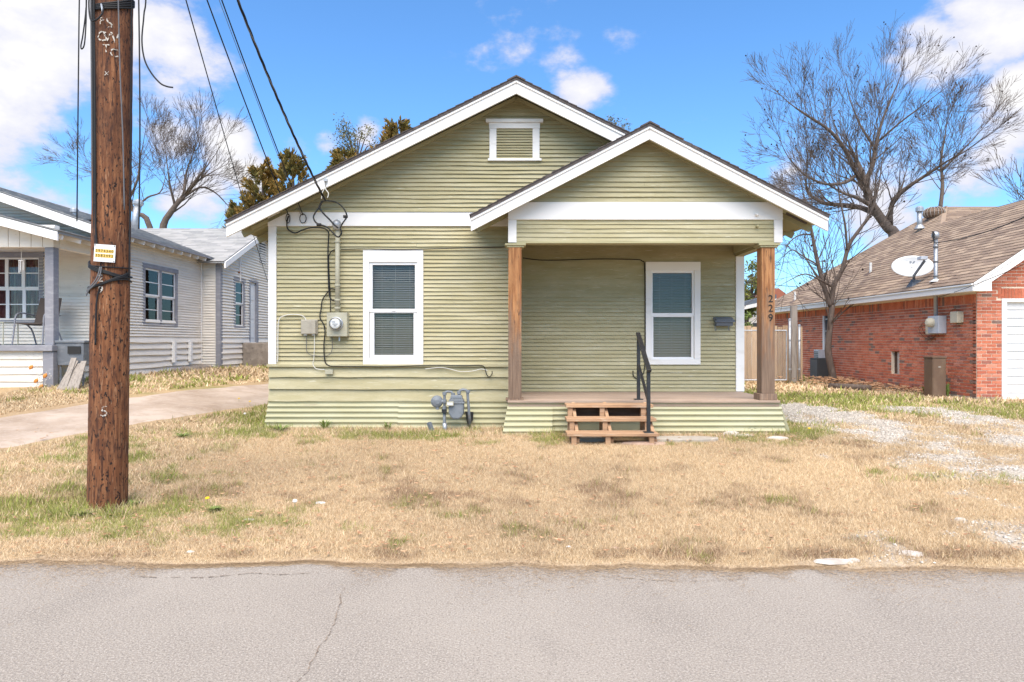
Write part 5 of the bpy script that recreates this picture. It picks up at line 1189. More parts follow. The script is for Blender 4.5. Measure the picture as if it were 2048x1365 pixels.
b = MB(); T = front(BY); wall_holes(b, T, BX + .004, 15.2, .1, bE - .2, [(gx0, gx1, .1, gz1)], -.12, -.004); b.prism([(BX + .004, bE - .2), (15.2, bE - .2), (bR[0], bR[1] - .3)], lambda u, w, d: (u, BY + d, w), .004, .12); bfw = b.build('front_wall', 'mortar', BH)
bricks.sort(key=lambda t: -t[0])
stf = {'y': MB(), 'x': MB()}
own = {'x': 0, 'y': 0}
for (sc, key, c, L, h, mi) in bricks:
    par = bsw if key == 'y' else bfw
    jx = R.uniform(-.002, .002)
    if own[key] < 290:
        own[key] += 1; inst('brick', brick_mesh(L, h, mi, key), par, (c[0] + (jx if key == 'y' else 0), c[1] + (jx if key == 'x' else 0), c[2]))
    else:
        q = stf[key]
        if key == 'y': q.box(c[0] - .006 + jx, c[0] + .03, c[1] - L / 2, c[1] + L / 2, c[2] - h / 2, c[2] + h / 2, mi)
        else: q.box(c[0] - L / 2, c[0] + L / 2, c[1] - .006 + jx, c[1] + .03, c[2] - h / 2, c[2] + h / 2, mi)
for key, par in (('y', bsw), ('x', bfw)): kind(stf[key].build('bricks', BM, par), 'stuff')
b = MB(); b.box(BX - .03, BX + .2, BY + .03, yend, 0, bz0 - .005); b.box(BX - .03, gx0 - .01, BY - .03, BY + .1, 0, bz0 - .006); b.build('foundation', 'old_concrete', BH, bevel=.01)
b = MB(); b.box(BX - .02, 15, yend - .02, yend + .02, .1, 2.6); b.build('back_wall', 'mortar', BH)
# window with air conditioner in the side wall
h = holes_b[0]; Tn = facing_nx(BX); b = MB(); tb(b, Tn, h[0], h[1], -.1, -.06, h[2], h[3]); bw_ = b.build('window', 'vinyl_white', BH)
b = MB(); tb(b, Tn, h[0] + .06, h[1] - .06, -.058, -.054, h[2] + .06, h[3] - .06); b.build('pane', 'screen_dark', bw_)
for k in range(4):
    z = h[2] + (h[3] - h[2]) * (k + .5) / 4; b = MB(); tb(b, Tn, h[0] + .06, h[1] - .06, -.054, -.04, z - .012, z + .012); b.build('muntin', 'vinyl_white', bw_)
b = MB(); tb(b, Tn, h[0], h[0] + .06, -.06, .0, h[2], h[3]); b.build('frame', 'vinyl_white', bw_); b = MB(); tb(b, Tn, h[1] - .06, h[1], -.06, .0, h[2], h[3]); b.build('frame', 'vinyl_white', bw_)
AC = thing('air_conditioner', 'small grey window air conditioner in the brick wall', 'air conditioner', (BX - .2, (h[0] + h[1]) / 2, h[2]))
b = MB(); tb(b, Tn, h[0] + .03, h[1] - .03, -.05, .28, h[2] + .02, h[2] + .34); b.build('casing', 'light_grey_metal', AC, bevel=.01)
for k in range(5):
    b = MB(); tb(b, Tn, h[0] + .06, h[1] - .06, .281, .288, h[2] + .06 + k * .05, h[2] + .085 + k * .05); b.build('fin', 'grey_cable', AC)
h = holes_b[1]; b = MB(); tb(b, Tn, h[0], h[1], -.12, -.08, h[2], h[3]); vo = b.build('wall_vent', 'dark_wood', BH); b = MB(); tb(b, Tn, h[0] + .02, h[0] + .16, -.08, -.045, h[2] + .002, h[3] - .03); b.build('vent_board', 'rock', vo)
# garage door
GD = MB().box(gx0 + .1, gx1 - .1, BY + .10, BY + .12, .25, gz1 - .05).build('garage_door', 'garage_white', BH)
npn = 12; zz0, zz1 = .27, gz1 - .06
for i in range(npn):
    a = zz0 + (zz1 - zz0) * i / npn; c = zz0 + (zz1 - zz0) * (i + 1) / npn
    MB().box(gx0 + .1, gx1 - .1, BY + .07, BY + .10, a + .006, c - .006).build('panel', 'garage_white', GD, bevel=.006)
b = MB(); b.box(gx0 - .0, gx0 + .1, BY - .012, BY + .13, .25, gz1).box(gx1 - .1, gx1, BY - .012, BY + .13, .25, gz1).box(gx0 + .101, gx1 - .101, BY - .011, BY + .13, gz1 - .07, gz1); b.build('door_frame', 'vinyl_white', GD)
# roof
RV = Vector
A0, A1, A2, A3 = RV((eX, BY - .4, bE)), RV((eX, 25.1, bE)), RV((13.6, 21.5, 5.72)), RV((12.3, 19.6, 4.845))
A4 = RV((12.3, BY - .4, 4.845))
def slab(b, poly, t=.05):
    n = len(poly); q = len(b.v); b.v += [tuple(p - RV((0, 0, .012))) for p in poly] + [tuple(p - RV((0, 0, t))) for p in poly]
    b.f.append(tuple(range(q, q + n))); b.m.append(0); b.f.append(tuple(range(q + 2 * n - 1, q + n - 1, -1))); b.m.append(0)
    for i in range(n): j = (i + 1) % n; b.f.append((q + i, q + n + i, q + n + j, q + j)); b.m.append(0)
b = MB(); slab(b, [A0, A1, A2, A3, A4]); slab(b, [A4, A3, RV((15.55, 19.6, bE)), RV((15.55, BY - .4, bE))]); slab(b, [A3, A2, RV((24, 21.5, 5.72)), RV((24, 17.6, 3.9)), RV((15, 17.6, 3.9))]); slab(b, [A1, RV((24, 25.1, bE)), RV((24, 21.5, 5.72)), A2])
br = b.build('roof', 'shingle_tan_1', BH)
hy = math.hypot(1, bs); Lv = (A2.x - eX) * hy; vb = (bR[0] - eX) * hy
TN = ['shingle_tan_%d' % i for i in range(4)]
def slo(v): return 0 if v <= vb else (A3.y - (BY - .4)) + (A2.y - A3.y) * (v - vb) / (Lv - vb)
def shi(v): return (25.1 - (BY - .4)) + (A2.y - 25.1) * v / Lv
shingles(br, (eX - .015, BY - .42, bE - .008), (0, 1, 0), (1, 0, bs), slo, shi, Lv, TN, expo=.14, tab=.32, single=lambda c: 1 / c.y)
dv = RV((0, A2.y - 17.6, 5.72 - 3.9)); shingles(br, (12.2, 17.6, 3.892), (1, 0, 0), dv, lambda v: max(0, (v / dv.length - .51) * 2.85) + .15, lambda v: 11, dv.length, TN)
def cap(p, q, du1, du2, m):      # two strips, one down each slope
    b = MB()
    for d in (du1, du2):
        d = RV(d); n_ = RV((0, 0, .014)); b.hexa([p, q, q + d, p + d, p + n_, q + n_, q + d + n_, p + d + n_])
    b.build('ridge_cap', m, br)
wv = .13
cap(A3, A2, (0, wv, 0), (wv, 0, 0), 'shingle_tan_0'); cap(A1, A2, (0, -wv, 0), (wv, 0, 0), 'shingle_tan_3')
cap(A2, RV((24, 21.5, 5.72)), (0, -wv, -wv * .467), (0, wv, -wv * .86), 'shingle_tan_3'); cap(A3, A4, (-wv, 0, -wv * bs), (wv, 0, -wv * bs), 'shingle_tan_1')
# eaves trim
MB().box(eX - .025, eX + .005, BY - .42, 25.1, bE - .17, bE - .02).build('fascia', 'white_paint', BH, bevel=.004)
MB().box(eX - .05, eX - .026, BY - .42, 25.1, bE - .05, bE - .022).build('drip_edge', 'vinyl_white', BH)
MB().box(eX + .006, BX + .05, BY - .38, 25.1, bE - .16, bE - .14).build('soffit', 'white_paint', BH)
def rk(x): return bE + bs * (x - eX)
MB().hexa([(eX - .02, BY - .44, rk(eX) - .17), (BX + .0, BY - .44, rk(eX) - .17), (BX + .0, BY - .40, rk(eX) - .17), (eX - .02, BY - .40, rk(eX) - .17), (eX - .02, BY - .44, rk(eX) - .03), (BX + .0, BY - .44, rk(BX) - .03), (BX + .0, BY - .40, rk(BX) - .03), (eX - .02, BY - .40, rk(eX) - .03)]).build('eave_return', 'white_paint', BH, bevel=.003)
rake(BH, BX + .001, bR[0], rk, BY - .44, .03, .22, .04, 'white_paint'); rake(BH, bR[0], 15.55, lambda x: bE + bs * (15.55 - x), BY - .44, .03, .22, .04, 'white_paint')
rake(BH, eX - .02, bR[0], rk, BY - .465, .0, .07, .024, 'white_paint', 'rake_trim')
b = MB(); slope_slab(b, BX, bR[0], rk, BY - .395, BY + .01, .22, .19); b.build('rake_soffit', 'white_paint', BH)
# things on the roof and wall
TV = thing('turbine_vent', 'ribbed round turbine ventilator on the tan shingle roof', 'roof vent', P(1868, 440, 21.0))
q = RV(P(1868, 440, 21)); MB().lathe([(.19, -.25), (.19, .06)], q, (0, 0, 1), 18).build('base_pipe', 'brown_metal', TV, smooth=True)
MB().lathe([(.2, .06), (.27, .12), (.29, .22), (.24, .32), (.12, .38), (.02, .39)], q, (0, 0, 1), 24).build('turbine_head', 'brown_metal', TV)
for k in range(18):
    a = k * math.pi / 9; cable('blade', 'grey_wood', [q + RV((math.cos(a) * r_, math.sin(a) * r_, z_)) for r_, z_ in ((.205, .07), (.28, .13), (.3, .22), (.245, .33), (.12, .39))], .012, parent=TV, sub=2, n=4)
FL = thing('flue_pipe', 'shiny metal flue pipe beside the turbine ventilator', 'flue', P(1839, 450, 20.5)); q = RV(P(1839, 450, 20.5))
MB().tube([q - RV((0, 0, .2)), q + RV((0, 0, .42))], .07, 12).build('pipe', 'galvanised', FL, smooth=True); MB().lathe([(.11, 0), (.11, .12), (.06, .16)], q + RV((0, 0, .4)), (0, 0, 1), 14).build('cap', 'galvanised', FL); MB().lathe([(.16, 0), (.08, .12)], q - RV((0, 0, .12)), (0, 0, 1), 14).build('flashing', 'galvanised', FL)
for px, py, yy, lab in ((1741, 506, 19.5, 'small dark roof vent pipe halfway along the tan roof'), (1590, 585, 22.5, 'small dark roof vent pipe near the far corner of the tan roof')):
    xx = X(px, yy); q = RV((xx, yy, rk(xx))); o = thing('plumbing_vent', lab, 'vent pipe', tuple(q)); MB().tube([q - RV((0, 0, .1)), q + RV((0, 0, .28))], .035, 8).build('pipe', 'plate_white', o); MB().hexa([(q.x - .16, yy - .15, rk(q.x - .16) + .008), (q.x + .1, yy - .15, rk(q.x + .1) + .008), (q.x + .1, yy + .15, rk(q.x + .1) + .008), (q.x - .16, yy + .15, rk(q.x - .16) + .008), (q.x - .16, yy - .15, rk(q.x - .16) + .02), (q.x + .1, yy - .15, rk(q.x + .1) + .02), (q.x + .1, yy + .15, rk(q.x + .1) + .02), (q.x - .16, yy + .15, rk(q.x - .16) + .02)]).build('flashing', 'brown_metal', o)
# satellite dish
sy = 15.75; sx = eX + .22; sz = rk(sx)
DS = thing('satellite_dish', 'grey oval satellite dish on the tan shingle roof edge', 'satellite dish', (sx, sy, sz))
MB().hexa([(sx - .12, sy - .12, rk(sx - .12) + .01), (sx + .12, sy - .12, rk(sx + .12) + .01), (sx + .12, sy + .12, rk(sx + .12) + .01), (sx - .12, sy + .12, rk(sx - .12) + .01), (sx - .04, sy - .04, sz + .12), (sx + .04, sy - .04, sz + .12), (sx + .04, sy + .04, sz + .12), (sx - .04, sy + .04, sz + .12)]).build('foot', 'mailbox_grey', DS)
MB().tube([(sx, sy, sz + .08), (sx, sy, sz + .3)], .028, 10).build('mast', 'mailbox_grey', DS)
dc = RV(P(1824, 533, sy - .12)); dn = RV((-.30, -.92, .28)).normalized(); du_ = RV((0, 0, 1)).cross(dn).normalized(); dw = dn.cross(du_)
b = MB(); nr, na = 6, 36
for i in range(nr + 1):
    for j in range(na):
        r_ = i / nr; a = 2 * math.pi * j / na; b.v.append(tuple(dc + du_ * (math.cos(a) * r_ * .43) + dw * (math.sin(a) * r_ * .26) + dn * (.07 * r_ * r_ - .05)))
for i in range(nr):
    for j in range(na): b.f.append((i * na + j, i * na + (j + 1) % na, (i + 1) * na + (j + 1) % na, (i + 1) * na + j)); b.m.append(0)
do = b.build('reflector', 'dish_white', DS, smooth=True); sol = do.modifiers.new('thick', 'SOLIDIFY'); sol.thickness = .012
def ond(u, w, d): r2 = (u / .43) ** 2 + (w / .26) ** 2; return dc + du_ * u + dw * w + dn * (.07 * r2 - .05 + .009 + d)
text('lettering', 'DIRECTV', .045, lambda u, w, d: ond(-u * -1 - .03, w + .0, d), 'logo_grey', do)
b = MB(); b.prism([(-.13, .16), (-.03, .16), (.02, .12), (-.03, .075), (-.09, .075), (-.05, .10), (-.05, .13)], lambda u, w, d: ond(u, w, d), 0, .003); b.prism([(.0, .08), (.06, .155), (.085, .155), (.05, .08)], lambda u, w, d: ond(u, w, d), 0, .003); b.build('emblem', 'logo_grey', do)
tip = RV(P(1849, 517, sy - .55)); MB().bar(dc - dw * .26 + dn * .0, tip - RV((0, 0, .05)), .035, .045).build('arm', 'mailbox_grey', DS); MB().box(tip.x - .11, tip.x + .05, tip.y - .05, tip.y + .1, tip.z - .03, tip.z + .05).build('receiver', 'light_grey_metal', DS, bevel=.012)
# service mast on the brick house
my = 14.95; mxx = BX - .11
MT = thing('brick_meter', 'pale grey electric meter box with mast through the tan roof edge', 'electric meter', (mxx, my, Z(668, my)))
MB().tube([(mxx, my, Z(640, my)), (mxx, my, Z(478, my))], .04, 12).build('mast_pipe', 'galvanised', MT, smooth=True)
for k in range(4): MB().lathe([(.052, 0), (.052, .03)], (mxx, my, 2.9 + k * .32), (0, 0, 1), 12).build('pipe_strap', 'grey_cable', MT)
MB().lathe([(.13, 0), (.05, .06)], (mxx, my, rk(mxx) - .01), (0, 0, 1), 12).build('roof_flashing', 'dish_white', MT); MB().lathe([(.045, 0), (.075, .03), (.08, .1), (.06, .14), (.01, .17)], (mxx, my, Z(478, my)), (-.2, -.2, 1), 12).build('weatherhead', 'galvanised', MT, smooth=True)
b = MB(); T = facing_nx(BX); tb(b, T, my - .22, my + .16, .012, .19, Z(667, my), Z(632, my)); b.build('meter_box', 'light_grey_metal', MT, bevel=.008)
c0 = RV((BX - .19, my + .0, Z(645, my))); MB().lathe([(.10, 0), (.1, .05), (.09, .10), (.05, .13)], c0, (-1, 0, 0), 20).build('meter_glass', 'cream_plastic', MT, smooth=False)
b = MB(); tb(b, T, my + .18, my + .36, .012, .12, Z(668, my), Z(648, my)); b.build('side_box', 'cream_plastic', MT, bevel=.008)
for k in range(4): cable('loose_wire', 'rust' if k % 2 else 'black_rubber', [(BX - .05 - k * .02, my + .3, Z(650, my)), (BX - .12, my + .48 + .05 * k, Z(645 + 4 * k, my)), (BX - .08, my + .5 + .04 * k, Z(662 + 3 * k, my)), (BX - .05, my + .3, Z(676 + k * 2, my)), (BX - .04, my + .1, Z(670, my))], .005, parent=MT)
for k in range(4): cable('mast_loop', 'black_rubber', [(mxx, my - .03, Z(474, my)), (mxx - .1 - k * .01, my - .1, Z(470 - k * 2, my)), (mxx - .12, my - .12, Z(480 + k, my)), (mxx - .3 + .1 * k, my - .1, Z(486 + k * 2, my))], .007, parent=MT)
yb_ = 14.33; BB = thing('wall_box', 'cream plastic utility box on the brick wall near the corner', 'utility box', (BX, yb_, Z(646, yb_))); b = MB(); tb(b, T, yb_ - .13, yb_ + .11, .012, .13, Z(646, yb_), Z(623, yb_)); b.build('cover', 'cream_plastic', BB, bevel=.012); b = MB(); tb(b, T, yb_ - .15, yb_ + .13, .011, .05, Z(645, yb_), Z(624, yb_)); b.build('back_plate', 'cream_plastic', BB)
cable('cable', 'rust', [(BX - .03, yb_ + .0, Z(623, yb_)), (BX - .03, yb_ + .1, Z(617, yb_)), (BX - .03, yb_ + .35, Z(628, 14.7)), (BX - .05, yb_ + .45, Z(632, my))], .006, 'thin reddish cable between the meter and the cream box on the brick wall')
yc_ = 14.3; xc = X(1877, yc_); UC = thing('utility_cabinet', 'tall brown metal utility cabinet standing before the brick wall', 'cabinet', (xc, yc_, g(xc, yc_)))
zc1 = Z(716, yc_); MB().box(X(1862, yc_), X(1889, yc_), yc_ - .05, yc_ + .25, g(xc, yc_) - .05, zc1).build('cabinet_body', 'brown_metal', UC, bevel=.008); MB().box(X(1860.5, yc_), X(1890.5, yc_), yc_ - .065, yc_ + .26, zc1 + .001, zc1 + .03).build('cabinet_cap', 'brown_metal', UC, bevel=.006); MB().box(X(1864, yc_), X(1887, yc_), yc_ - .056, yc_ - .051, g(xc, yc_) + .05, zc1 - .03).build('front_cover', 'brown_metal', UC, bevel=.002); MB().box(X(1873, yc_), X(1878, yc_), yc_ - .06, yc_ - .0565, zc1 - .2, zc1 - .17).build('latch', 'grey_wood', UC)
drop('service_wire', (mxx, my, Z(485, my)), P(2130, 395, 9.0), .12, .009, 'black service wire from the brick house mast toward the street')
drop('telephone_wire', (BX - .03, my + .1, 2.45), P(2130, 490, 9.5), .05, .005, 'thin dark wire from the brick house corner toward the street')

# ------------------------------------------------------------------ fence and gate
FY = 19.6
FN = thing('picket_fence', 'tan wooden picket fence between the two houses', 'fence', (7.2, FY, g(7.2, FY)))
x = 4.3
while x < 8.25:
    w = R.uniform(.125, .145); h = 1.93 + R.uniform(-.03, .03); t = R.uniform(-.01, .01)
    MB().hexa([(x, FY, .3), (x + w, FY, .3), (x + w, FY + .02, .3), (x, FY + .02, .3), (x + t, FY + .0, h), (x + w + t, FY, h), (x + w + t, FY + .02, h), (x + t, FY + .02, h)]).build('picket', 'fence_wood', FN); x += w + R.uniform(.004, .016)
for z in (.65, 1.6): MB().box(4.3, 8.2, FY + .021, FY + .06, z, z + .09).build('rail', 'fence_wood', FN)
WP = MB().box(X(1583, 19), X(1595, 19), 19.0, 19.12, .2, Z(611, 19)).build('gate_post', 'grey_wood', None, bevel=.008); tag(WP, 'tall square weathered wooden post beside the chain link gate', 'post')
GT = thing('chain_link_gate', 'galvanised chain link gate in front of the picket fence', 'gate', (X(1530, 18.9), 18.9, g(7, 18.9)))
gx0_, gx1_, gzb, gzt = X(1440, 18.9), X(1573, 18.9), .42, Z(661, 18.9)
for p_, q_ in (((gx0_, gzt), (gx1_, gzt)), ((gx0_, gzb), (gx1_, gzb)), ((gx0_, gzb), (gx0_, gzt)), ((gx1_, gzb), (gx1_, gzt))): MB().tube([(p_[0], 18.9, p_[1]), (q_[0], 18.9, q_[1])], .02, 8).build('frame_tube', 'galvanised', GT)
b = MB(); W_, H_ = gx1_ - gx0_, gzt - gzb; k = -H_
while k < W_:
    for s in (0, 1):
        t0, t1 = max(0, -k), min(H_, W_ - k)
        if t1 - t0 > .02:
            za, zb_ = (gzb + t0, gzb + t1) if not s else (gzt - t0, gzt - t1); b.tube([(gx0_ + k + t0, 18.9, za), (gx0_ + k + t1, 18.9, zb_)], .0035, 3, False)
    k += .075
kind(b.build('wire_mesh', 'galvanised', GT), 'stuff')
for px, h_, lab in ((1579.5, 640, 'round galvanised gate post left of the wooden post'), (1598.5, 652, 'round galvanised post right of the wooden post')):
    o = thing('fence_post', lab, 'post', (X(px, 18.9), 18.9, g(8, 18.9))); q = RV((X(px, 18.9), 18.9, .25)); MB().tube([q, RV((q.x, 18.9, Z(h_, 18.9)))], .035, 10).build('tube', 'galvanised', o, smooth=True); MB().lathe([(.042, 0), (.04, .03), (.01, .05)], (q.x, 18.9, Z(h_, 18.9)), (0, 0, 1), 10).build('cap', 'galvanised', o)
    for z in (.7, 1.5): MB().lathe([(.045, 0), (.045, .04)], (q.x, 18.9, z), (0, 0, 1), 10).build('hinge_band', 'galvanised', o)
AU = thing('condenser_unit', 'dark condenser unit beside the brick wall behind the posts', 'condenser', (9.0, 19.9, .35)); MB().box(8.9, 9.3, 19.9, 20.4, .34, 1.0).build('casing', 'screen_dark', AU, bevel=.02)
for k in range(9): MB().box(8.892, 8.9, 19.92 + k * .05, 19.95 + k * .05, .4, .95).build('fin', 'grey_cable', AU)

# ------------------------------------------------------------------ trees
def grow(b, p, d, L, r, depth, rng, up=.12, spread=.55, twig=.004, tips=None, kids=(2, 3), wob=.22, nmin=3):
    n = max(3, int(L / .22)); pts = [p.copy()]; rs = [r]; d = d.normalized(); step = L / n; spawn = []
    for i in range(n):
        d = (d + RV((rng.uniform(-1, 1), rng.uniform(-1, 1), rng.uniform(-1, 1))) * wob * .5 + RV((0, 0, up * .4))).normalized()
        p = p + d * step; pts.append(p.copy()); rs.append(max(twig, r * (1 - .62 * (i + 1) / n)))
        if i >= n * .25 and depth > 0: spawn.append((p.copy(), d.copy(), rs[-1], i / n))
    b.tube(pts, rs, 5 if r > .03 else 3, False)
    if depth > 0:
        cnt = rng.randint(*kids) + (1 if L > 1.2 else 0)
        for k in range(cnt):
            q, dd, rr, f = spawn[min(len(spawn) - 1, int(len(spawn) * (k + rng.random()) / cnt))]
            ax = dd.cross(RV((rng.uniform(-1, 1), rng.uniform(-1, 1), rng.uniform(-1, 1)))).normalized()
            nd = (Quaternion(ax, rng.uniform(spread * .6, spread * 1.3)) @ dd)
            grow(b, q, nd, L * rng.uniform(.5, .75), max(twig, rr * .6), depth - 1, rng, up, spread, twig, tips, kids, wob)
        grow(b, p, d, L * rng.uniform(.5, .7), max(twig, rs[-1]), depth - 1, rng, up, spread, twig, tips, kids, wob)
    elif tips is not None: tips.append(p)
def limb(b, pts, r0, r1, n=9):
    pts = [RV(p) for p in pts]; out = []
    for i in range(len(pts) - 1):
        p0 = pts[max(i - 1, 0)]; p1 = pts[i]; p2 = pts[i + 1]; p3 = pts[min(i + 2, len(pts) - 1)]
        for k in range(4): t = k / 4; out.append(.5 * ((2 * p1) + (p2 - p0) * t + (2 * p0 - 5 * p1 + 4 * p2 - p3) * t * t + (3 * p1 - p0 - 3 * p2 + p3) * t ** 3))
    out.append(pts[-1]); m = len(out); rs = [(r0 + (r1 - r0) * (i / (m - 1))) * R.uniform(.92, 1.08) for i in range(m)]
    b.tube(out, rs, n); return out, rs
def bare_tree(name, label, loc, limbs, Yd, rng, depth=3, L=1.6, twig=.006, seeds=0, bark='bark', group=None, kids=(2, 3), wob=.22, spawn=1.0, thin=.75, spread=.5):
    """limbs: (list of (px,py,dy), r0, r1); each limb sends out side branches"""
    t = thing(name, label, 'tree', loc, group); tb_ = MB(); cb = MB(); tips = []
    for i, (pp, r0, r1) in enumerate(limbs):
        out, rs = limb(tb_ if i == 0 else cb, [RV(P(a, b_, Yd + dy)) for a, b_, dy in pp], r0 * thin, r1 * thin)
        m = len(out); k0 = int(m * (.55 if i == 0 else .2)); cnt = int(spawn * (m - k0) * .9)
        for k in range(cnt):
            j = k0 + int((m - 1 - k0) * (k + rng.random()) / cnt); d = (out[min(j + 1, m - 1)] - out[max(j - 1, 0)]).normalized()
            ax = d.cross(RV((rng.uniform(-1, 1), rng.uniform(-1, 1), rng.uniform(-1, 1)))).normalized(); nd = Quaternion(ax, rng.uniform(.5, 1.1)) @ d + RV((0, 0, .25))
            grow(cb, out[j], nd, L * rng.uniform(.6, 1.15), max(twig, rs[j] * .35), depth - (1 if rng.random() < .4 else 0), rng, twig=twig, tips=tips, kids=kids, wob=wob, spread=spread)
        d = (out[-1] - out[-3]).normalized(); grow(cb, out[-1], d, L, rs[-1], depth, rng, twig=twig, tips=tips, kids=kids, wob=wob, spread=spread)
    tb_.build('trunk', bark, t, smooth=True); cb.build('branches', bark, t, smooth=True)
    if seeds:
        b = MB()
        for p in tips[:]:
            if rng.random() < seeds: b.lathe([(.004, -.035), (.035, 0), (.004, .035)], p, (0, 0, 1), 5)
        kind(b.build('seed_balls', 'seed', t), 'stuff')
    return t
TY = 27.0
def zc(px, py): return (px, py)
big = [([(1800, 640, 0), (1790, 480, 0), (1775, 455, 0), (1745, 412, 0), (1728, 365, 0)], .34, .19),
       ([(1760, 430, 0), (1720, 415, .5), (1680, 410, .9), (1645, 405, 1.0), (1618, 388, 1.2), (1612, 370, 1)], .17, .06),
       ([(1740, 410, 0), (1712, 395, -.5), (1690, 388, -.9), (1675, 380, -1)], .12, .05),
       ([(1728, 370, 0), (1712, 345, -.2), (1690, 300, -.4), (1660, 262, -.7), (1620, 235, -.8), (1590, 215, -1)], .15, .04),
       ([(1728, 368, 0), (1745, 330, .4), (1752, 290, .6), (1765, 240, .9), (1785, 190, 1)], .15, .04),
       ([(1712, 350, 0), (1690, 365, -.8), (1650, 368, -1.3), (1610, 350, -1.8), (1585, 325, -2)], .10, .03),
       ([(1780, 450, 0), (1785, 405, -.4), (1815, 375, -.8), (1860, 345, -1.2), (1890, 325, -1.6)], .15, .05),
       ([(1880, 420, .5), (1885, 370, .8), (1882, 320, 1), (1890, 270, 1.2)], .12, .04),
       ([(1752, 300, .5), (1720, 250, .9), (1700, 200, 1.2)], .08, .03), ([(1760, 280, .5), (1800, 245, 0), (1840, 215, -.4)], .07, .03),
       ([(1885, 340, .8), (1915, 310, .6), (1945, 280, .5)], .07, .03)]
bare_tree('bare_tree', 'large leafless tree with crooked limbs rising behind the brick house roof', (X(1800, TY), TY, g(14, TY)), big, TY, random.Random(3), depth=3, L=1.28, twig=.005, seeds=.025, spawn=1.15, kids=(2, 4), thin=.72)
SY = 18.6
small = [([(1669, 766, 0), (1662, 735, 0), (1656, 700, 0), (1659, 660, 0), (1663, 620, 0), (1661, 606, 0)], .115, .085),
         ([(1661, 612, 0), (1650, 580, 0), (1640, 545, .1), (1630, 500, .2), (1622, 455, .3), (1612, 420, .3)], .085, .03),
         ([(1662, 610, 0), (1668, 570, -.1), (1684, 540, -.2), (1698, 490, -.3), (1722, 455, -.4), (1742, 425, -.5), (1755, 380, -.6)], .085, .03),
         ([(1636, 530, .1), (1610, 515, .3), (1585, 500, .6), (1570, 510, .8)], .03, .012), ([(1666, 575, 0), (1640, 560, -.3), (1610, 548, -.5), (1580, 560, -.6)], .035, .012),
         ([(1694, 500, -.3), (1690, 450, -.5), (1680, 400, -.6), (1672, 350, -.7)], .04, .015), ([(1626, 470, .3), (1600, 470, .5), (1575, 490, .6), (1565, 530, .7)], .03, .01)]
bare_tree('bare_tree', 'slender leafless forked tree standing before the brick wall', (X(1668, SY), SY, g(X(1668, SY), SY)), small, SY, random.Random(9), depth=2, L=1.0, twig=.0055, seeds=.03, spawn=.9, thin=.85)
LY = 30.0
lt = [([(345, 620, 0), (325, 470, 0), (345, 420, 0), (370, 390, 0)], .30, .14), ([(360, 400, 0), (400, 375, .5), (430, 385, .9), (455, 410, 1)], .10, .03), ([(368, 392, 0), (372, 350, .3), (385, 310, .5)], .12, .03), ([(350, 410, 0), (340, 370, -.4), (335, 330, -.6)], .10, .03), ([(372, 388, 0), (400, 350, -.5), (420, 325, -.8)], .10, .03)]
bare_tree('bare_tree', 'leafless tree with fine fanning twigs behind the white house wing', (X(345, LY), LY, g(-14, LY)), lt, LY, random.Random(21), depth=3, L=1.25, twig=.0055, kids=(2, 4), thin=.62)
lt = [([(320, 640, 0), (300, 455, 0), (270, 425, 0), (258, 400, 0)], .26, .13), ([(262, 405, 0), (230, 380, .4), (195, 350, .6), (170, 340, .8)], .09, .03), ([(258, 400, 0), (275, 360, -.4), (280, 320, -.5), (285, 295, -.6)], .10, .03), ([(268, 420, 0), (295, 395, .6), (320, 385, .8), (330, 360, 1)], .10, .03)]
bare_tree('bare_tree', 'leafless tree with a leaning trunk directly behind the utility pole', (X(320, LY), LY + 3, g(-15, LY + 3)), lt, LY + 3, random.Random(22), depth=3, L=1.2, twig=.0055, kids=(2, 4), thin=.6)
lt = [([(2120, 640, 0), (2095, 500, 0), (2080, 440, 0)], .2, .1), ([(2080, 440, 0), (2050, 400, 0), (2035, 385, 0)], .06, .02)]
bare_tree('bare_tree', 'leafless tree showing a few twigs beyond the tan roof ridge', (X(2120, 34), 34, g(24, 34)), lt, 34, random.Random(23), depth=2, L=1.4, twig=.010)

def juniper(label, px, ytop, Yd, spreadpx, rng, group='junipers behind the green house'):
    t = thing('juniper_tree', label, 'tree', (X(px, Yd), Yd, g(X(px, Yd), Yd)), group); zt_ = Z(ytop, Yd); x0 = X(px, Yd); z0 = g(x0, Yd)
    MB().tube([(x0, Yd, z0), (x0 + .1, Yd, z0 + (zt_ - z0) * .5), (x0, Yd, zt_ - .4)], [.2, .12, .03], 8).build('trunk', 'bark', t)
    b = MB(); Rr = spreadpx * Yd / F
    zlo = max(z0 + 1, zt_ - 4.2)
    nb_ = 150
    for k in range(nb_):
        f = rng.random() ** .8; z = zlo + (zt_ - .5 - zlo) * f; a = rng.uniform(0, 6.283); L = Rr * (1.15 - f) * rng.uniform(.6, 1.25) + .3
        d = RV((math.cos(a), math.sin(a), rng.uniform(.3, 1.0))).normalized(); p = RV((x0, Yd, z))
        m = int(L / .10)
        for i in range(m):
            d = (d + RV((0, 0, .035)) + RV((rng.uniform(-1, 1), rng.uniform(-1, 1), rng.uniform(-1, 1))) * .08).normalized(); p = p + d * .10
            if i < m * .25: continue
            for s in range(9):     # flat sprays of scale leaves
                dd = (d + RV((rng.uniform(-1, 1), rng.uniform(-1, 1), rng.uniform(-.6, 1.1))) * .75).normalized(); l = rng.uniform(.14, .30) * (1.15 - .5 * i / m); w = dd.cross(RV((rng.uniform(-1, 1), rng.uniform(-1, 1), rng.uniform(-1, 1)))).normalized() * .034
                q = p + RV((rng.uniform(-1, 1), rng.uniform(-1, 1), rng.uniform(-1, 1))) * .05
                b.face([q - w * .4, q + dd * l * .5 - w, q + dd * l, q + dd * l * .5 + w])
    b.build('crown', 'juniper', t)
    return t
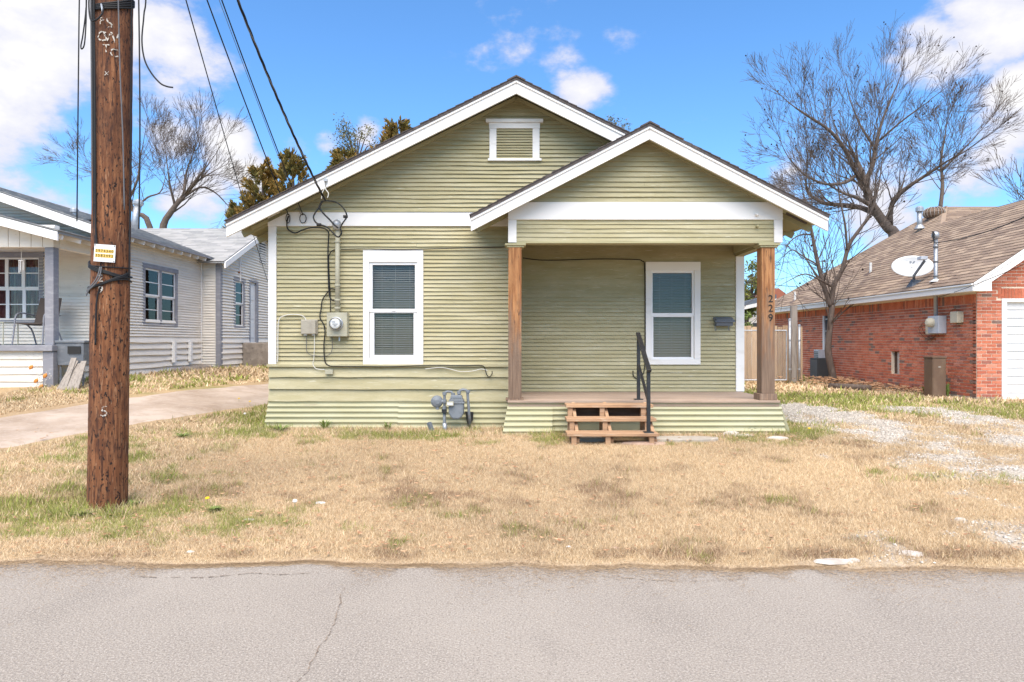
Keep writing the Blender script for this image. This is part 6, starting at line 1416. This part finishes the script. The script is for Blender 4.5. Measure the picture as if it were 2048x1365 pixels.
for (px, yt, Yd, sp, lab, sd_) in ((585, 296, 25, 60, 'brown-green juniper whose pointed top leans beside the service drop', 1), (525, 318, 25.5, 62, 'brown-green juniper with a ragged top left of the roof slope', 2), (480, 395, 26, 42, 'low juniper tip just above the eave of the green house', 3), (690, 292, 25, 60, 'juniper showing a dark tuft halfway up the roof slope', 4), (795, 236, 25, 75, 'tallest juniper showing above the roof slope', 5)):
    juniper(lab, px, yt, Yd, sp, random.Random(sd_))
def leafy(name, label, px, ytop, Yd, rpx, hpx, m, rng, n=2600, leaf=.07):
    x0 = X(px, Yd); z0 = g(x0, Yd); t = thing(name, label, 'tree', (x0, Yd, z0)); zt_ = Z(ytop, Yd); Rr = rpx * Yd / F; Hh = hpx * Yd / F
    cz = zt_ - Hh / 2; tr_ = MB(); tr_.tube([(x0, Yd, z0), (x0, Yd, cz - Hh * .3), (x0, Yd, cz)], [.18, .12, .05], 7)
    cl = []
    for k in range(26):
        v = RV((rng.gauss(0, 1), rng.gauss(0, 1), rng.gauss(0, 1))).normalized() * rng.uniform(.45, 1); c = RV((x0 + v.x * Rr, Yd + v.y * Rr, cz + v.z * Hh / 2)); cl.append(c); tr_.tube([(x0, Yd, cz - Hh * .3), RV((x0, Yd, cz)).lerp(c, .6), c], [.04, .02, .008], 4, False)
    tr_.build('trunk', 'bark', t); b = MB()
    for k in range(n):
        c = rng.choice(cl); p = c + RV((rng.gauss(0, 1), rng.gauss(0, 1), rng.gauss(0, 1))) * Rr * .17; u = RV((rng.uniform(-1, 1), rng.uniform(-1, 1), rng.uniform(-1, 1))).normalized(); w = u.cross(RV((rng.uniform(-1, 1), rng.uniform(-1, 1), rng.uniform(-1, 1)))).normalized(); l = leaf * rng.uniform(.6, 1.3)
        b.face([p - u * l, p + w * l * .4, p + u * l, p - w * l * .4])
    b.build('crown', m, t)
leafy('leafy_tree', 'thin grey-green tree between the junipers above the roof slope', 712, 246, 27, 48, 110, 'leaf_thin', random.Random(31), 2200, .05)
leafy('leafy_tree', 'sparse tree top peeking over the ridge between the two gables', 1222, 232, 27, 36, 80, 'leaf_thin', random.Random(32), 1500, .05)
leafy('leafy_tree', 'yellow-green leafy tree seen through the porch beyond the fence', 1500, 532, 33, 42, 95, 'leaf_green', random.Random(33), 3500, .09)
leafy('leafy_shrub', 'dark green shrub in front of the grey-roofed house beyond the fence', 1494, 618, 27, 12, 60, 'weed_green', random.Random(34), 900, .05)
# house beyond the fence
fy_ = 31.0; FH = thing('far_house', 'small cream house with blue-grey roof glimpsed beyond the picket fence', 'house', (X(1500, fy_), fy_, .4))
MB().box(X(1440, fy_), X(1530, fy_), fy_, fy_ + 5, .3, Z(634, fy_)).build('wall', 'off_white', FH)
b = MB(); b.prism([(X(1425, fy_), Z(625, fy_)), (X(1545, fy_), Z(598, fy_)), (X(1545, fy_), Z(590, fy_)), (X(1425, fy_), Z(618, fy_))], lambda u, w, d: (u, fy_ - .5 + d, w), .04, 6); b.build('roof', 'far_roof', FH)
b = MB(); b.prism([(X(1425, fy_), Z(632, fy_)), (X(1545, fy_), Z(606, fy_)), (X(1545, fy_), Z(598.5, fy_)), (X(1425, fy_), Z(625.5, fy_))], lambda u, w, d: (u, fy_ - .5 + d, w), 0, .05); b.build('rake_board', 'white_paint', FH)
MB().box(X(1505, fy_), X(1530, fy_), fy_ - .05, fy_ - .01, Z(655, fy_), Z(646, fy_)).build('window', 'screen_dark', FH)
ry_ = 42.0; RH = thing('far_red_roof', 'distant house with a red gabled roof behind the fence', 'house', (X(1560, ry_), ry_, .4)); MB().box(X(1530, ry_), X(1590, ry_), ry_, ry_ + 5, .3, Z(612, ry_)).build('wall', 'off_white', RH); b = MB(); b.prism([(X(1520, ry_), Z(614, ry_)), (X(1600, ry_), Z(614, ry_)), (X(1552, ry_), Z(577, ry_))], lambda u, w, d: (u, ry_ - .4 + d, w), 0, 6); b.build('roof', 'far_red', RH)
drop('far_wire', P(1470, 561, 26), P(1700, 580, 26), .05, .012, 'thin wire crossing between the porch and the brick roof')

# ------------------------------------------------------------------ small things on the ground
x, y = G(1372, 880); CP = MB()
pts = [(-.42, -.10), (-.2, -.16), (.15, -.15), (.40, -.08), (.44, .05), (.2, .16), (-.3, .16), (-.46, .04)]
CP.prism([(x + u, y + w) for u, w in pts], lambda u, w, d: (u, w, g(x, y) + d), -.03, .035); tag(CP.build('concrete_slab', 'concrete', None, bevel=.01), 'pale flat concrete slab on the grass right of the steps', 'slab')
x, y = G(1185, 884); MB_ = MB().box(x - .22, x + .2, y + .02, y + .2, g(x, y) - .03, g(x, y) + .05); tag(MB_.build('concrete_block', 'concrete', None, bevel=.008), 'concrete block lying under the lowest wooden step', 'block')
for px, py, s, m, lab in ((1290, 888, (.30, .10, .04), 'red_rock', 'flat reddish stone in front of the wooden steps'), (1462, 870, (.12, .08, .06), 'rock', 'pale broken stone leaning by the porch skirting'), (1490, 873, (.16, .07, .04), 'rock', 'flat pale stone next to the broken stone by the skirting'), (1555, 878, (.16, .06, .04), 'rock', 'thin pale stone at the corner of the porch skirting'),
                         (1672, 1124, (.15, .05, .022), 'rock', 'long white flat stone at the road edge'), (1706, 1122, (.05, .03, .02), 'rock', 'small white stone right of the long flat road-edge stone'), (1825, 1108, (.07, .06, .02), 'rock', 'pale flat stone where the gravel meets the road'), (640, 1006, (.055, .025, .014), 'plate_white', 'scrap of white litter on the lawn'), (500, 1040, (.05, .02, .012), 'rock', 'small grey stone in the green lawn patch'), (1920, 1040, (.06, .04, .02), 'rock', 'grey stone on the gravel patch near the road'),
                         (380, 1104, (.03, .015, .01), 'plate_white', 'tiny white scrap at the lawn edge by the road'), (1137, 1094, (.02, .012, .01), 'plate_white', 'white pebble on the dry lawn near the road'), (1230, 1096, (.035, .02, .01), 'red_rock', 'curled reddish leaf-like chip on the dry lawn')): stone(px, py, s, 'stone', m, lab)
b = MB(); p = RV((7.85, 16.9, g(7.85, 16.9) + .07)); b.tube([p, p + RV((.35, -.35, .0)), p + RV((.72, -.62, -.01))], [.07, .075, .065], 9); tag(b.build('log', 'bark', None, smooth=True), 'short brown log lying by the leaf pile', 'log')
def plant(px, py, h, sp, n, label, m='weed_green', wide=.008, name='weed'):
    x, y = G(px, py); z = g(x, y); rr = random.Random(int(px * 3 + py)); t = thing(name, label, 'plant', (x, y, z)); b = MB()
    for k in range(n):
        a = rr.uniform(0, 6.283); L = h * rr.uniform(.5, 1.1); r_ = sp * rr.uniform(.3, 1); d = RV((math.cos(a), math.sin(a), 0)); w = RV((-math.sin(a), math.cos(a), 0)) * wide * rr.uniform(.7, 1.4)
        p0 = RV((x, y, z)) + d * r_ * .1; p1 = p0 + d * r_ * .5 + RV((0, 0, L * .75)); p2 = p0 + d * r_ + RV((0, 0, L))
        b.face([p0 - w * .3, p0 + w * .3, p1 + w, p1 - w]); b.face([p1 - w, p1 + w, p2])
    b.build('leaves', m, t); return t
for px, py, h, sp, n, lab in ((366, 876, .07, .16, 40, 'dark green rosette weed on the lawn near the driveway'), (650, 858, .13, .14, 30, 'leafy weed growing against the corrugated skirting'), (775, 860, .12, .12, 26, 'leafy weed by the skirting below the front window'), (560, 862, .08, .25, 50, 'low spreading weed at the corner of the green house'), (1895, 795, .30, .1, 60, 'bright green tuft at the foot of the brown cabinet'), (1850, 790, .22, .14, 50, 'bright green leafy clump left of the brown cabinet'),
                              (1500, 865, .08, .2, 50, 'green weed tuft in the grass by the porch corner'), (430, 1022, .035, .09, 60, 'green clover patch right of the pole foot'), (165, 1032, .04, .12, 90, 'green weed clump left of the pole foot'), (265, 1012, .045, .10, 80, 'green weed clump against the pole foot'), (455, 730, .5, .5, 80, 'tall dry green weeds at the foot of the white house wing'), (400, 735, .35, .4, 60, 'dry weeds beside the rubble at the white wall')): plant(px, py, h, sp, n, lab)
for px, py, fl, lab in ((590, 1022, 'fluff', 'white dandelion seed head on the lawn'), (415, 1016, 'dandelion', 'yellow dandelion in the green patch right of the pole'), (478, 806, 'dandelion', 'yellow dandelion near the driveway edge'), (500, 812, 'dandelion', 'yellow dandelion right of the one at the driveway edge'), (1618, 869, 'dandelion', 'yellow dandelion by the porch corner'), (490, 838, 'fluff', 'white dandelion seed head by the green house corner')):
    x, y = G(px, py); z = g(x, y); t = thing('dandelion', lab, 'flower', (x, y, z)); s = .022; MB().tube([(x, y, z - .01), (x, y, z + .075)], .002, 4).build('stem', 'weed_green', t); MB().lathe([(.002, -s * .7), (s * .8, -s * .3), (s, .0), (s * .7, s * .6), (.002, s * .8)] if fl == 'fluff' else [(.003, -.006), (s * .9, .0), (s * .8, .008), (.003, .01)], (x, y, z + .085), (0, -.2, 1), 9).build('flower_head', fl, t)
